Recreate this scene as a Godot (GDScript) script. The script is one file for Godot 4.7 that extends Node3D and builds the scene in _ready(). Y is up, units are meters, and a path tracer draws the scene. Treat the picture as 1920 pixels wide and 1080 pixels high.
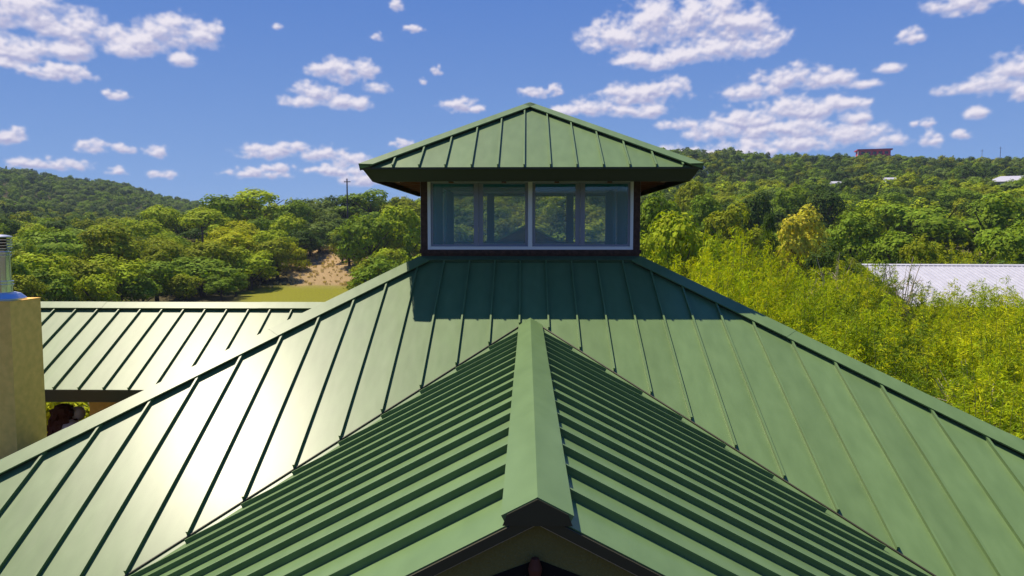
extends Node3D

# Axes: the camera stands at the origin, x to its right, y up, the house straight ahead along -z.
const FOCAL := 1400.0
const YAW := 0.02007          # the camera looks 1.15 degrees to the left of the house
const ALPHA := 0.4799          # pitch of every roof, 27.5 degrees
const CX := 0.05               # the house's axis
const PAN := 0.406             # width of a roof panel
const SUN := Vector3(-0.363, 0.885, -0.293)

var rng := RandomNumberGenerator.new()
var M := {}
var TA := tan(ALPHA)
var CA := cos(ALPHA)
var SA := sin(ALPHA)
var cloud_noise := FastNoiseLite.new()
var ground_noise := FastNoiseLite.new()

# ------------------------------------------------------------------ naming
func tag(o: Node, label: String, category: String, group := "", kind := "") -> void:
	if label: o.set_meta("label", label)
	if category: o.set_meta("category", category)
	if group: o.set_meta("group", group)
	if kind: o.set_meta("kind", kind)

var taken := {}
func numbered(called: String) -> String:
	taken[called] = taken.get(called, -1) + 1
	return called if taken[called] == 0 else "%s_%03d" % [called, taken[called]]

func base(called: String, at := Vector3.ZERO, turn := 0.0) -> Node3D:
	var o := Node3D.new()
	o.name = numbered(called)
	add_child(o)
	o.position = at
	o.rotation.y = turn
	return o

var child_taken := {}
func put(st: SurfaceTool, called: String, mat: Material, parent: Node) -> MeshInstance3D:
	return put_mesh(st.commit(), called, mat, parent)

func put_mesh(mesh: Mesh, called: String, mat: Material, parent: Node) -> MeshInstance3D:
	var o := MeshInstance3D.new()
	o.mesh = mesh
	o.material_override = mat
	if parent == self:
		o.name = numbered(called)
	else:
		var key := "%d/%s" % [parent.get_instance_id(), called]
		child_taken[key] = child_taken.get(key, -1) + 1
		o.name = called if child_taken[key] == 0 else "%s_%03d" % [called, child_taken[key]]
	parent.add_child(o, true)
	return o

func part(called: String, parent: Node) -> Node3D:
	var o := Node3D.new()
	var key := "%d/%s" % [parent.get_instance_id(), called]
	child_taken[key] = child_taken.get(key, -1) + 1
	o.name = called if child_taken[key] == 0 else "%s_%03d" % [called, child_taken[key]]
	parent.add_child(o, true)
	return o

# ------------------------------------------------------------------ shapes
func mb() -> SurfaceTool:
	var st := SurfaceTool.new()
	st.begin(Mesh.PRIMITIVE_TRIANGLES)
	return st

func tri(st: SurfaceTool, a: Vector3, b: Vector3, c: Vector3, out: Vector3) -> void:
	var n := (c - a).cross(b - a)
	if n.dot(out) < 0.0:
		var t := b
		b = c
		c = t
		n = -n
	n = n.normalized()
	st.set_normal(n); st.add_vertex(a)
	st.set_normal(n); st.add_vertex(b)
	st.set_normal(n); st.add_vertex(c)

func quad(st: SurfaceTool, a: Vector3, b: Vector3, c: Vector3, d: Vector3, out: Vector3) -> void:
	tri(st, a, b, c, out)
	tri(st, a, c, d, out)

func prism(st: SurfaceTool, poly: PackedVector2Array, t: Transform3D, h0: float, h1: float) -> void:
	# a flat polygon (u, v) of the frame t, thick from h0 to h1 along the frame's y
	var up := t.basis.y
	var ids := Geometry2D.triangulate_polygon(poly)
	for k in range(0, ids.size(), 3):
		var p := [poly[ids[k]], poly[ids[k + 1]], poly[ids[k + 2]]]
		tri(st, t * Vector3(p[0].x, h1, p[0].y), t * Vector3(p[1].x, h1, p[1].y), t * Vector3(p[2].x, h1, p[2].y), up)
		tri(st, t * Vector3(p[0].x, h0, p[0].y), t * Vector3(p[1].x, h0, p[1].y), t * Vector3(p[2].x, h0, p[2].y), -up)
	var area := 0.0
	for i in poly.size():
		area += poly[i].cross(poly[(i + 1) % poly.size()])
	for i in poly.size():
		var a := poly[i]
		var b := poly[(i + 1) % poly.size()]
		var e := (b - a)
		var o2 := Vector2(e.y, -e.x) * signf(area)
		var out := t.basis.x * o2.x + t.basis.z * o2.y
		quad(st, t * Vector3(a.x, h0, a.y), t * Vector3(b.x, h0, b.y), t * Vector3(b.x, h1, b.y), t * Vector3(a.x, h1, a.y), out)

func box(st: SurfaceTool, t: Transform3D, lo: Vector3, hi: Vector3) -> void:
	var poly := PackedVector2Array([Vector2(lo.x, lo.z), Vector2(hi.x, lo.z), Vector2(hi.x, hi.z), Vector2(lo.x, hi.z)])
	prism(st, poly, t, lo.y, hi.y)

func wbox(st: SurfaceTool, lo: Vector3, hi: Vector3) -> void:
	box(st, Transform3D(), lo, hi)

func lathe(st: SurfaceTool, at: Vector3, profile: Array, sides := 20) -> void:
	# profile: [radius, height] pairs going up; smooth round, sharp between rings
	for k in profile.size() - 1:
		var r0: float = profile[k][0]
		var y0: float = profile[k][1]
		var r1: float = profile[k + 1][0]
		var y1: float = profile[k + 1][1]
		var slope := Vector2(y1 - y0, r0 - r1).normalized()
		for i in sides:
			var a0 := TAU * i / sides
			var a1 := TAU * (i + 1) / sides
			var d0 := Vector3(cos(a0), 0, sin(a0))
			var d1 := Vector3(cos(a1), 0, sin(a1))
			var n0 := (d0 * slope.x + Vector3.UP * slope.y).normalized()
			var n1 := (d1 * slope.x + Vector3.UP * slope.y).normalized()
			var p := [at + d0 * r0 + Vector3.UP * y0, at + d1 * r0 + Vector3.UP * y0, at + d1 * r1 + Vector3.UP * y1, at + d0 * r1 + Vector3.UP * y1]
			var n := [n0, n1, n1, n0]
			for q in [[0, 1, 2], [0, 2, 3]]:
				for j in q:
					st.set_normal(n[j])
					st.add_vertex(p[j])

func tube(st: SurfaceTool, pts: Array, radii: Array, sides := 6) -> void:
	var rings := []
	for k in pts.size():
		var d: Vector3 = (pts[mini(k + 1, pts.size() - 1)] - pts[maxi(k - 1, 0)]).normalized()
		var s := d.cross(Vector3(0.31, 0.2, 0.93)).normalized()
		var t := d.cross(s)
		var ring := []
		for i in sides:
			var a := TAU * i / sides
			ring.append([pts[k] + (s * cos(a) + t * sin(a)) * radii[k], s * cos(a) + t * sin(a)])
		rings.append(ring)
	for k in pts.size() - 1:
		for i in sides:
			var q := [rings[k][i], rings[k][(i + 1) % sides], rings[k + 1][(i + 1) % sides], rings[k + 1][i]]
			for j in [0, 2, 1, 0, 3, 2]:
				st.set_normal(q[j][1])
				st.add_vertex(q[j][0])

# ------------------------------------------------------------------ materials
func lin(r: float, g: float, b: float) -> Color:
	return Color(r, g, b).linear_to_srgb()

func noise_tex(freq: float, size: int, seed_: int, lo: Color, hi: Color, octaves := 4) -> NoiseTexture2D:
	var n := FastNoiseLite.new()
	n.noise_type = FastNoiseLite.TYPE_SIMPLEX_SMOOTH
	n.frequency = freq
	n.fractal_octaves = octaves
	n.seed = seed_
	var t := NoiseTexture2D.new()
	t.width = size
	t.height = size
	t.seamless = true
	t.noise = n
	var g := Gradient.new()
	g.set_color(0, lo)
	g.set_color(1, hi)
	t.color_ramp = g
	return t

func noise_normal(freq: float, size: int, seed_: int, strength: float) -> NoiseTexture2D:
	var n := FastNoiseLite.new()
	n.noise_type = FastNoiseLite.TYPE_SIMPLEX_SMOOTH
	n.frequency = freq
	n.fractal_octaves = 3
	n.seed = seed_
	var t := NoiseTexture2D.new()
	t.width = size
	t.height = size
	t.seamless = true
	t.as_normal_map = true
	t.bump_strength = strength
	t.noise = n
	return t

func mat(called: String, color: Color, rough := 0.8, spec := 0.5) -> StandardMaterial3D:
	var m := StandardMaterial3D.new()
	m.resource_name = called
	m.albedo_color = color
	m.roughness = rough
	m.metallic_specular = spec
	M[called] = m
	return m

func mottled(m: StandardMaterial3D, scale: float, t: Texture2D) -> void:
	m.albedo_texture = t
	m.uv1_triplanar = true
	m.uv1_world_triplanar = true
	m.uv1_scale = Vector3.ONE * scale

func leafy(called: String, color: Color, through := 0.8) -> StandardMaterial3D:
	var m := mat(called, color, 0.7, 0.14)
	m.vertex_color_use_as_albedo = true
	m.backlight_enabled = true
	m.backlight = Color(through, through, through * 0.55)
	m.cull_mode = BaseMaterial3D.CULL_DISABLED
	return m

func make_materials() -> void:
	var soft := noise_tex(0.012, 512, 3, Color(0.86, 0.88, 0.85), Color(1, 1, 1), 5)
	var bends := noise_normal(0.006, 512, 9, 6.0)
	var m := mat("green_roof_paint", lin(0.126, 0.206, 0.078), 0.50, 0.27)
	m.clearcoat_enabled = true
	m.clearcoat = 0.24
	m.clearcoat_roughness = 0.31
	mottled(m, 0.35, soft)
	m.uv1_scale = Vector3(0.7, 0.4, 0.28)
	m.normal_enabled = true
	m.normal_texture = bends
	m.normal_scale = 0.24
	for v in [["green_roof_paint_pale", 1.05], ["green_roof_paint_deep", 0.955]]:
		var m2: StandardMaterial3D = M.green_roof_paint.duplicate()
		m2.resource_name = v[0]
		m2.albedo_color = lin(0.126 * v[1], 0.206 * v[1], 0.078 * v[1])
		m2.uv1_offset = Vector3(v[1], 0.3 * v[1], 0.7)
		M[v[0]] = m2
	m = mat("green_trim_paint", lin(0.075, 0.125, 0.06), 0.45, 0.5)
	mottled(m, 0.5, soft)
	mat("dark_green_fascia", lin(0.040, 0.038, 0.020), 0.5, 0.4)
	mat("roof_deck", lin(0.05, 0.05, 0.04), 0.9)
	m = mat("brown_wood", lin(0.10, 0.055, 0.04), 0.7, 0.3)
	mottled(m, 1.5, noise_tex(0.03, 256, 12, Color(0.7, 0.7, 0.7), Color(1, 1, 1)))
	mat("red_wood", lin(0.20, 0.07, 0.035), 0.7, 0.3)
	mat("white_window_paint", lin(0.72, 0.72, 0.72), 0.45)
	mat("grey_sash_paint", lin(0.22, 0.23, 0.28), 0.45)
	m = mat("window_glass", Color(0.0, 0.66, 0.78, 0.18), 0.03, 0.8)
	m.transparency = BaseMaterial3D.TRANSPARENCY_ALPHA
	m = mat("inner_plaster", lin(0.06, 0.12, 0.14), 0.9)
	m = mat("curtain_cloth", lin(0.12, 0.24, 0.27), 0.9)
	m = mat("yellow_stucco", lin(0.95, 0.55, 0.16), 0.9, 0.25)
	mottled(m, 0.6, noise_tex(0.02, 512, 21, Color(0.90, 0.90, 0.87), Color(1, 1, 1), 6))
	m.normal_enabled = true
	m.normal_texture = noise_normal(0.2, 512, 5, 2.0)
	m.normal_scale = 0.2
	mat("flue_steel", lin(0.72, 0.72, 0.74), 0.16).metallic = 1.0
	mat("flue_flashing", lin(0.55, 0.58, 0.66), 0.32).metallic = 1.0
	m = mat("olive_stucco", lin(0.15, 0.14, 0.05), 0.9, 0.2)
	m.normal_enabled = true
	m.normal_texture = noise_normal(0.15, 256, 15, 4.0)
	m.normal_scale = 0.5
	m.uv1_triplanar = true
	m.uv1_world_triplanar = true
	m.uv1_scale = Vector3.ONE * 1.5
	mat("grey_trim", lin(0.34, 0.31, 0.25), 0.7)
	mat("dark_void", lin(0.015, 0.014, 0.012), 0.95, 0.1)
	m = mat("bark", lin(0.075, 0.06, 0.045), 0.95, 0.1)
	mat("bamboo_culm", lin(0.20, 0.20, 0.06), 0.6)
	mat("dead_twig", lin(0.52, 0.44, 0.32), 0.9, 0.1)
	leafy("dry_grass", lin(0.62, 0.50, 0.25), 0.8)
	leafy("mid_leaf", lin(0.24, 0.37, 0.028))
	leafy("bright_leaf", lin(0.44, 0.56, 0.025))
	leafy("dark_leaf", lin(0.09, 0.16, 0.025))
	leafy("grey_leaf", lin(0.21, 0.30, 0.06))
	leafy("olive_leaf", lin(0.32, 0.38, 0.02))
	leafy("yellow_leaf", lin(0.78, 0.74, 0.07))
	leafy("lime_leaf", lin(0.56, 0.60, 0.02))
	leafy("bamboo_leaf", lin(0.66, 0.72, 0.022), 0.9)
	leafy("bamboo_leaf_lime", lin(0.54, 0.66, 0.022), 0.9)
	leafy("bamboo_leaf_deep", lin(0.20, 0.30, 0.022), 0.8)
	leafy("bamboo_leaf_green", lin(0.40, 0.52, 0.022), 0.9)
	m = mat("soil", Color(1, 1, 1), 0.97, 0.15)
	m.vertex_color_use_as_albedo = true
	mottled(m, 0.11, noise_tex(0.03, 1024, 31, Color(0.62, 0.62, 0.6), Color(1, 1, 1), 6))
	m = mat("white_metal_roof", lin(0.50, 0.51, 0.55), 0.5)
	mottled(m, 0.3, noise_tex(0.02, 256, 33, Color(0.88, 0.88, 0.89), Color(1, 1, 1), 5))
	mat("white_paint", lin(0.7, 0.7, 0.7), 0.7)
	mat("shed_wall", lin(0.14, 0.14, 0.13), 0.8)
	mat("red_paint", lin(0.62, 0.06, 0.11), 0.7)
	mat("red_roof", lin(0.50, 0.06, 0.10), 0.6)
	mat("dark_glass", lin(0.03, 0.035, 0.045), 0.1)
	mat("blue_glass", lin(0.10, 0.16, 0.30), 0.12)
	mat("pole_wood", lin(0.07, 0.055, 0.045), 0.9)
	mat("carved_wood", lin(0.10, 0.035, 0.02), 0.8, 0.3)
	mat("frosted_globe", lin(0.62, 0.58, 0.66), 0.35)

# ------------------------------------------------------------------ sky
const CLOUDS := [
	[[20, 30, 80, 42], [95, 35, 85, 45], [40, 95, 95, 34], [150, 65, 85, 48], [215, 72, 50, 34], [120, 95, 90, 32], [20, 118, 50, 12]],
	[[330, 68, 62, 42], [382, 74, 52, 36], [290, 90, 52, 30], [416, 62, 22, 24], [245, 100, 50, 22], [355, 118, 38, 15]],
	[[122, 142, 84, 20], [140, 136, 45, 16]],
	[[230, 182, 28, 12], [215, 178, 16, 6]],
	[[645, 140, 66, 30], [685, 135, 32, 24], [600, 176, 48, 24], [575, 195, 58, 13], [655, 198, 56, 18], [716, 171, 32, 12]],
	[[750, 22, 14, 14]], [[780, 63, 24, 8]], [[714, 78, 14, 9]], [[822, 139, 11, 11]], [[797, 158, 8, 7]], [[530, 57, 10, 6]],
	[[862, 202, 42, 17], [892, 208, 20, 10]],
	[[1000, 180, 44, 11], [1040, 176, 18, 13]],
	[[25, 258, 42, 19], [48, 250, 20, 14]],
	[[185, 276, 42, 16], [240, 280, 34, 11]], [[300, 288, 28, 14]],
	[[70, 306, 70, 15], [130, 310, 60, 13], [225, 321, 24, 10]],
	[[500, 288, 72, 17], [545, 280, 40, 18], [610, 292, 52, 20], [660, 305, 60, 18]], [[490, 326, 74, 14], [525, 318, 40, 12]], [[650, 322, 80, 15], [680, 338, 60, 18], [600, 320, 34, 9]],
	[[310, 329, 36, 9]], [[755, 272, 22, 11]],
	[[1150, 82, 72, 40], [1225, 58, 92, 52], [1320, 46, 100, 56], [1388, 60, 74, 48], [1432, 78, 54, 34], [1200, 122, 72, 22], [1290, 110, 92, 30], [1400, 100, 58, 28], [1118, 94, 44, 22], [1225, 132, 34, 14]],
	[[1180, 188, 84, 30], [1242, 178, 52, 28], [1120, 208, 62, 22], [1060, 212, 42, 14], [1190, 214, 80, 18]],
	[[1480, 155, 92, 28], [1400, 180, 72, 20], [1560, 160, 62, 22], [1605, 166, 42, 10], [1650, 138, 34, 11]],
	[[1480, 214, 112, 30], [1565, 204, 62, 22], [1400, 230, 82, 30], [1340, 252, 74, 26], [1265, 238, 42, 15], [1480, 250, 150, 28], [1590, 226, 40, 22], [1600, 262, 74, 26], [1460, 275, 150, 20], [1650, 270, 60, 16]],
	[[1780, 26, 78, 26], [1832, 10, 64, 22], [1765, 42, 20, 10]],
	[[1695, 82, 32, 19]],
	[[1890, 140, 64, 36], [1862, 168, 64, 32], [1776, 177, 58, 14], [1912, 180, 44, 24], [1815, 221, 28, 15]],
	[[1789, 258, 24, 10]], [[1728, 237, 15, 10], [1702, 239, 10, 6]], [[1738, 268, 24, 18]], [[1906, 18, 20, 10]],
	[[1260, 292, 90, 18], [1380, 290, 90, 14]],
]

func cloud_body(az: float, el: float, blobs: Array) -> Vector2:
	var f := Vector2(-9.0, 0.0)
	for b in blobs:
		var dx: float = (az - b[0]) / b[2]
		var dy: float = (el - b[1]) / b[3]
		if dy < 0.0:
			dy *= 1.35
		var q: float = 1.0 - dx * dx - dy * dy
		if q > f.x:
			f = Vector2(q, dy)
	return f

func make_sky() -> PanoramaSkyMaterial:
	var w := 4096
	var h := 2048
	var im := Image.create_empty(w, h, false, Image.FORMAT_RGBF)
	for row in h / 2:
		var el := 90.0 - (row + 0.5) * 180.0 / h
		var t := pow(1.0 - sin(deg_to_rad(el)), 3.3)
		var c := Vector3(0.024, 0.094, 0.36).lerp(Vector3(0.180, 0.300, 0.515), t)
		im.fill_rect(Rect2i(0, row, w, 1), Color(c.x, c.y, c.z))
	im.fill_rect(Rect2i(0, h / 2, w, h / 2), Color(0.09, 0.11, 0.08))
	cloud_noise.noise_type = FastNoiseLite.TYPE_SIMPLEX_SMOOTH
	cloud_noise.seed = 77
	cloud_noise.frequency = 0.42
	cloud_noise.fractal_octaves = 5
	cloud_noise.fractal_gain = 0.5
	var groups := []
	for cl in CLOUDS:
		var blobs := []
		for b in cl:
			var az := rad_to_deg(atan((b[0] - 960.0) / FOCAL) - YAW)
			var el := rad_to_deg(atan((435.0 - b[1]) * cos(deg_to_rad(az)) / FOCAL))
			var k := cos(deg_to_rad(az))
			blobs.append([az, el, b[2] / 24.4 * k * k + 0.05, b[3] / 24.4 * k + 0.05])
		groups.append(blobs)
	# the same fair-weather clouds all the way round
	var r := RandomNumberGenerator.new()
	r.seed = 4
	for n in 64:
		var az := r.randf_range(45.0, 315.0)
		var el := 3.0 + 44.0 * pow(r.randf(), 1.5)
		if n >= 52:
			az = r.randf_range(-38.0, 38.0)
			el = r.randf_range(27.0, 50.0)
		if az > 180.0: az -= 360.0
		var wide := r.randf_range(1.0, 6.0) * (0.5 + el / 50.0)
		if absf(az) > 165.0: az = 160.0 * signf(az)
		var blobs := []
		for k in 5:
			var sx := r.randf_range(-1.0, 1.0)
			blobs.append([az + sx * wide / cos(deg_to_rad(el)), el + r.randf_range(-0.2, 0.25) * wide * (1.0 - absf(sx)), wide * r.randf_range(0.4, 0.75) / cos(deg_to_rad(el)), wide * r.randf_range(0.2, 0.36)])
		groups.append(blobs)
	for blobs in groups:
		var a0 := 999.0
		var a1 := -999.0
		var e0 := 999.0
		var e1 := -999.0
		var thick := 0.0
		for b in blobs:
			a0 = minf(a0, b[0] - b[2] * 1.3)
			a1 = maxf(a1, b[0] + b[2] * 1.3)
			e0 = minf(e0, b[1] - b[3] * 1.3)
			e1 = maxf(e1, b[1] + b[3] * 1.3)
			thick = maxf(thick, b[3])
		e0 = maxf(e0, 0.2)
		var off := clampf(thick * 0.22, 0.10, 0.5)
		var strength := 1.0
		var g := clampf(1.3 / thick, 0.85, 2.6)
		for row in range(int((90.0 - e1) / 180.0 * h), int((90.0 - e0) / 180.0 * h) + 1):
			var el := 90.0 - (row + 0.5) * 180.0 / h
			var ka := cos(deg_to_rad(el))
			for col in range(floori(a0 / 360.0 * w), floori(a1 / 360.0 * w) + 1):
				var az := (col + 0.5) * 360.0 / w
				var f := cloud_body(az, el, blobs)
				if f.x < -0.75:
					continue
				var n := cloud_noise.get_noise_2d(az * ka * g, el * 1.5 * g)
				var fine := cloud_noise.get_noise_2d(az * ka * 3.4 + 31.0, el * 4.8)
				var d := f.x * 0.9 + n * 0.78 * strength + fine * 0.36 - 0.02
				if d <= 0.0:
					continue
				var alpha := smoothstep(0.0, 0.88, d)
				var n2 := cloud_noise.get_noise_2d((az - off * 0.6) * ka * g, (el + off) * 1.5 * g)
				var fine2 := cloud_noise.get_noise_2d((az - off * 0.2) * ka * 3.4 + 31.0, (el + off * 0.3) * 4.8)
				var d2 := cloud_body(az - off * 0.6, el + off, blobs).x * 0.9 + n2 * 0.78 * strength + fine2 * 0.36 - 0.02
				var lit := clampf(0.47 + (d - d2) * 1.35 + f.y * 0.42, 0.0, 1.0)
				lit = lerpf(lit, 0.75, 1.0 - alpha)
				var c := Vector3(0.27, 0.28, 0.43).lerp(Vector3(0.58, 0.55, 0.60), lit)
				var x := posmod(col, w)
				var was := im.get_pixel(x, row)
				alpha *= 0.97
				im.set_pixel(x, row, Color(lerpf(was.r, c.x, alpha), lerpf(was.g, c.y, alpha), lerpf(was.b, c.z, alpha)))
	var m := PanoramaSkyMaterial.new()
	m.panorama = ImageTexture.create_from_image(im)
	return m

# ------------------------------------------------------------------ terrain
# how the ground lies: for a bearing (as a column of the photograph's grid), heights at distances
const LAND := [
	[-400, [[25, -8], [60, -9], [95, -8.5], [130, -6.5], [180, -4], [260, -2], [400, 8], [560, 30], [650, 42], [900, 30]]],
	[0, [[25, -8], [60, -9], [95, -8.5], [130, -6.5], [180, -4], [260, -2], [400, 8], [560, 30], [650, 41], [900, 28]]],
	[200, [[25, -8], [60, -9], [95, -8.5], [130, -6.5], [180, -3.5], [260, -3], [400, 5], [560, 25], [650, 34], [900, 20]]],
	[350, [[25, -8], [60, -9], [95, -8.5], [130, -6], [180, -1], [260, -3], [400, 2], [560, 15], [650, 21], [900, 8]]],
	[450, [[25, -8], [60, -9], [95, -8.4], [115, -8.2], [150, -4], [190, 1.5], [260, 0], [400, 1], [650, 6], [900, 0]]],
	[600, [[25, -8], [60, -9], [95, -8.4], [115, -8.2], [130, -6.1], [150, -4.4], [190, 1], [260, 1], [400, 2], [650, 2], [900, 0]]],
	[780, [[25, -8], [60, -9], [95, -8.2], [115, -7.5], [150, -3.5], [190, 2.5], [260, 4], [400, 10], [650, 8], [900, 0]]],
	[1000, [[25, -8], [60, -8.5], [105, -6], [150, -2], [200, 3], [250, 8], [330, 17], [430, 30], [600, 22], [900, 0]]],
	[1200, [[25, -8], [60, -8], [75, -6.5], [105, -5], [150, -1], [200, 5], [250, 12], [330, 26], [430, 42], [600, 32], [900, 5]]],
	[1320, [[25, -8], [60, -8], [75, -6.5], [105, -5], [150, -1], [200, 5], [250, 11], [330, 24], [430, 40], [600, 32], [900, 5]]],
	[1500, [[25, -8], [60, -8], [75, -6.5], [105, -5], [150, -1], [200, 4], [250, 10], [330, 22], [430, 35.5], [600, 28], [900, 5]]],
	[1920, [[25, -8], [60, -8], [75, -6.5], [105, -5], [150, -1], [200, 4], [250, 9], [330, 19], [430, 29.5], [600, 22], [900, 2]]],
	[2500, [[25, -8], [60, -8], [75, -6.5], [105, -5], [150, -1], [200, 3], [250, 8], [330, 16], [430, 24], [600, 18], [900, 0]]],
]

func along(stops: Array, d: float) -> float:
	if d <= stops[0][0]:
		return stops[0][1]
	for k in stops.size() - 1:
		if d < stops[k + 1][0]:
			var t: float = (d - stops[k][0]) / (stops[k + 1][0] - stops[k][0])
			t = lerpf(t, t * t * (3.0 - 2.0 * t), 0.5)
			return lerpf(stops[k][1], stops[k + 1][1], t)
	return lerpf(stops[-1][1], -10.0, clampf((d - stops[-1][0]) / 1500.0, 0.0, 1.0))

func column_of(x: float, z: float) -> float:
	var az := atan2(x, -z)
	return 960.0 + FOCAL * tan(clampf(az + YAW, -1.2, 1.2))

func land(x: float, z: float) -> float:
	var d := sqrt(x * x + z * z)
	var px := column_of(x, z)
	var y := 0.0
	if px <= LAND[0][0]:
		y = along(LAND[0][1], d)
	elif px >= LAND[-1][0]:
		y = along(LAND[-1][1], d)
	else:
		for k in LAND.size() - 1:
			if px < LAND[k + 1][0]:
				var t: float = (px - LAND[k][0]) / float(LAND[k + 1][0] - LAND[k][0])
				t = t * t * (3.0 - 2.0 * t)
				y = lerpf(along(LAND[k][1], d), along(LAND[k + 1][1], d), t)
				break
	return y + ground_noise.get_noise_2d(x, z) * clampf((d - 60.0) / 60.0, 0.0, 1.0) * 1.3

func spot(px: float, d: float) -> Vector3:
	# a place on the ground at distance d along the bearing of a column
	var az := atan((px - 960.0) / FOCAL) - YAW
	var x := d * sin(az)
	var z := -d * cos(az)
	return Vector3(x, land(x, z), z)

func height_seen(px: float, py: float, d: float) -> float:
	return (435.0 - py) * d * cos(atan((px - 960.0) / FOCAL)) / FOCAL

func lawn_share(px: float, d: float) -> float:
	return smoothstep(425.0, 470.0, px) * (1.0 - smoothstep(660.0, 700.0, px)) * smoothstep(60.0, 75.0, d) * (1.0 - smoothstep(110.0, 118.0, d))

func dirt_share(px: float, d: float) -> float:
	return smoothstep(530.0, 565.0, px) * (1.0 - smoothstep(655.0, 700.0, px)) * smoothstep(108.0, 116.0, d) * (1.0 - smoothstep(158.0, 175.0, d))

func make_ground() -> void:
	ground_noise.noise_type = FastNoiseLite.TYPE_SIMPLEX_SMOOTH
	ground_noise.seed = 5
	ground_noise.frequency = 0.03
	ground_noise.fractal_octaves = 3
	var rings := [0.0, 8.0, 16.0, 24.0, 32.0, 40.0, 50.0, 60.0]
	var d := 60.0
	while d < 240.0:
		d += 3.0 if d < 170.0 else 6.0
		rings.append(d)
	while d < 3600.0:
		d *= 1.05
		rings.append(d)
	var azs := []
	var a := -PI
	while a < PI - 0.001:
		azs.append(a)
		a += deg_to_rad(0.5) if absf(a + 0.01) < deg_to_rad(42.0) else deg_to_rad(3.0)
	azs.append(PI)
	var verts := PackedVector3Array()
	var cols := PackedColorArray()
	var ids := PackedInt32Array()
	for r in rings:
		for z in azs:
			var x: float = r * sin(z)
			var zz: float = -r * cos(z)
			verts.append(Vector3(x, land(x, zz), zz))
			var px := column_of(x, zz)
			var n := 0.5 + 0.5 * ground_noise.get_noise_2d(x * 3.0 + 50.0, zz * 3.0)
			var c := Color(0.075, 0.075, 0.035).lerp(Color(0.13, 0.11, 0.055), n)
			if absf(z) < 0.75:
				c = c.lerp(Color(0.26, 0.27, 0.03), lawn_share(px, r))
				c = c.lerp(Color(0.52, 0.37, 0.20).lerp(Color(0.30, 0.24, 0.11), n * 0.6), dirt_share(px, r))
			cols.append(c)
	var k := azs.size()
	for i in rings.size() - 1:
		for j in k - 1:
			var p := i * k + j
			ids.append_array([p, p + 1, p + k, p + 1, p + k + 1, p + k])
	var arrays := []
	arrays.resize(Mesh.ARRAY_MAX)
	arrays[Mesh.ARRAY_VERTEX] = verts
	arrays[Mesh.ARRAY_COLOR] = cols
	arrays[Mesh.ARRAY_INDEX] = ids
	var st := SurfaceTool.new()
	st.create_from_arrays(arrays)
	st.generate_normals()
	var o := put(st, "ground", M.soil, self)
	tag(o, "grassy valley floor and wooded hillsides with a dry dirt clearing", "", "", "structure")

# ------------------------------------------------------------------ house
func frame(o: Vector3, right: Vector3, down: Vector3) -> Transform3D:
	# x along the eave, y out of the roof, z down the slope
	return Transform3D(Basis(right, down.cross(right), down), o)

func slope_pans(t: Transform3D, parent: Node3D, u0: float, u1: float, phase: float, step: float, top: Callable, bot: Callable, breaks: Array, seam_top := 0.0, seam_bot := 0.0) -> void:
	# standing-seam roofing between two outlines: one panel and one seam after the other
	var u := phase + ceilf((u0 - phase) / step) * step - step
	while u < u1:
		var a := maxf(u, u0)
		var b := minf(u + step, u1)
		if b - a > 0.004:
			var us := [a]
			for k in breaks:
				if k > a + 0.003 and k < b - 0.003:
					us.append(k)
			us.append(b)
			var poly := PackedVector2Array()
			for x in us:
				poly.append(Vector2(x, top.call(x)))
			us.reverse()
			for x in us:
				if bot.call(x) - top.call(x) > 0.002:
					poly.append(Vector2(x, bot.call(x)))
			if poly.size() >= 3:
				var st := mb()
				prism(st, poly, t, -0.006, 0.0)
				put(st, "roof_panel", M[["green_roof_paint", "green_roof_paint_pale", "green_roof_paint_deep"][rng.randi() % 3]], parent)
		if u > u0 + 0.02 and u < u1 - 0.02:
			var v0: float = top.call(u) + seam_top
			var v1: float = bot.call(u) - seam_bot
			if v1 - v0 > 0.05:
				var st := mb()
				var w := 0.008
				# upright leg with a folded, slightly rounded head
				box(st, t, Vector3(u - w, -0.004, v0), Vector3(u + w, 0.034, v1))
				box(st, t, Vector3(u - w - 0.004, 0.0342, v0), Vector3(u + w + 0.003, 0.046, v1))
				put(st, "standing_seam", M.green_roof_paint, parent)
		u += step

func cap_strip(parent: Node3D, a: Vector3, b: Vector3, na: Vector3, nb: Vector3, half: float, lift: float, lip: float, called: String, m: Material) -> void:
	# lengths of about 3 m, each lapped a little over the next
	var long := (b - a).length()
	var n := 1 if called == "cap_closure" else maxi(1, roundi(long / 3.0))
	for k in n:
		var over := 0.05 / long if k < n - 1 else 0.0
		var trim := half * CA if k == n - 1 and (called == "hip_cap" or called == "cap_closure") else 0.0
		cap_piece(parent, a.lerp(b, float(k) / n), a.lerp(b, float(k + 1) / n + over), na, nb, half, lift + (0.003 if k % 2 == 0 else 0.0), lip, trim, called, m)

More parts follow.
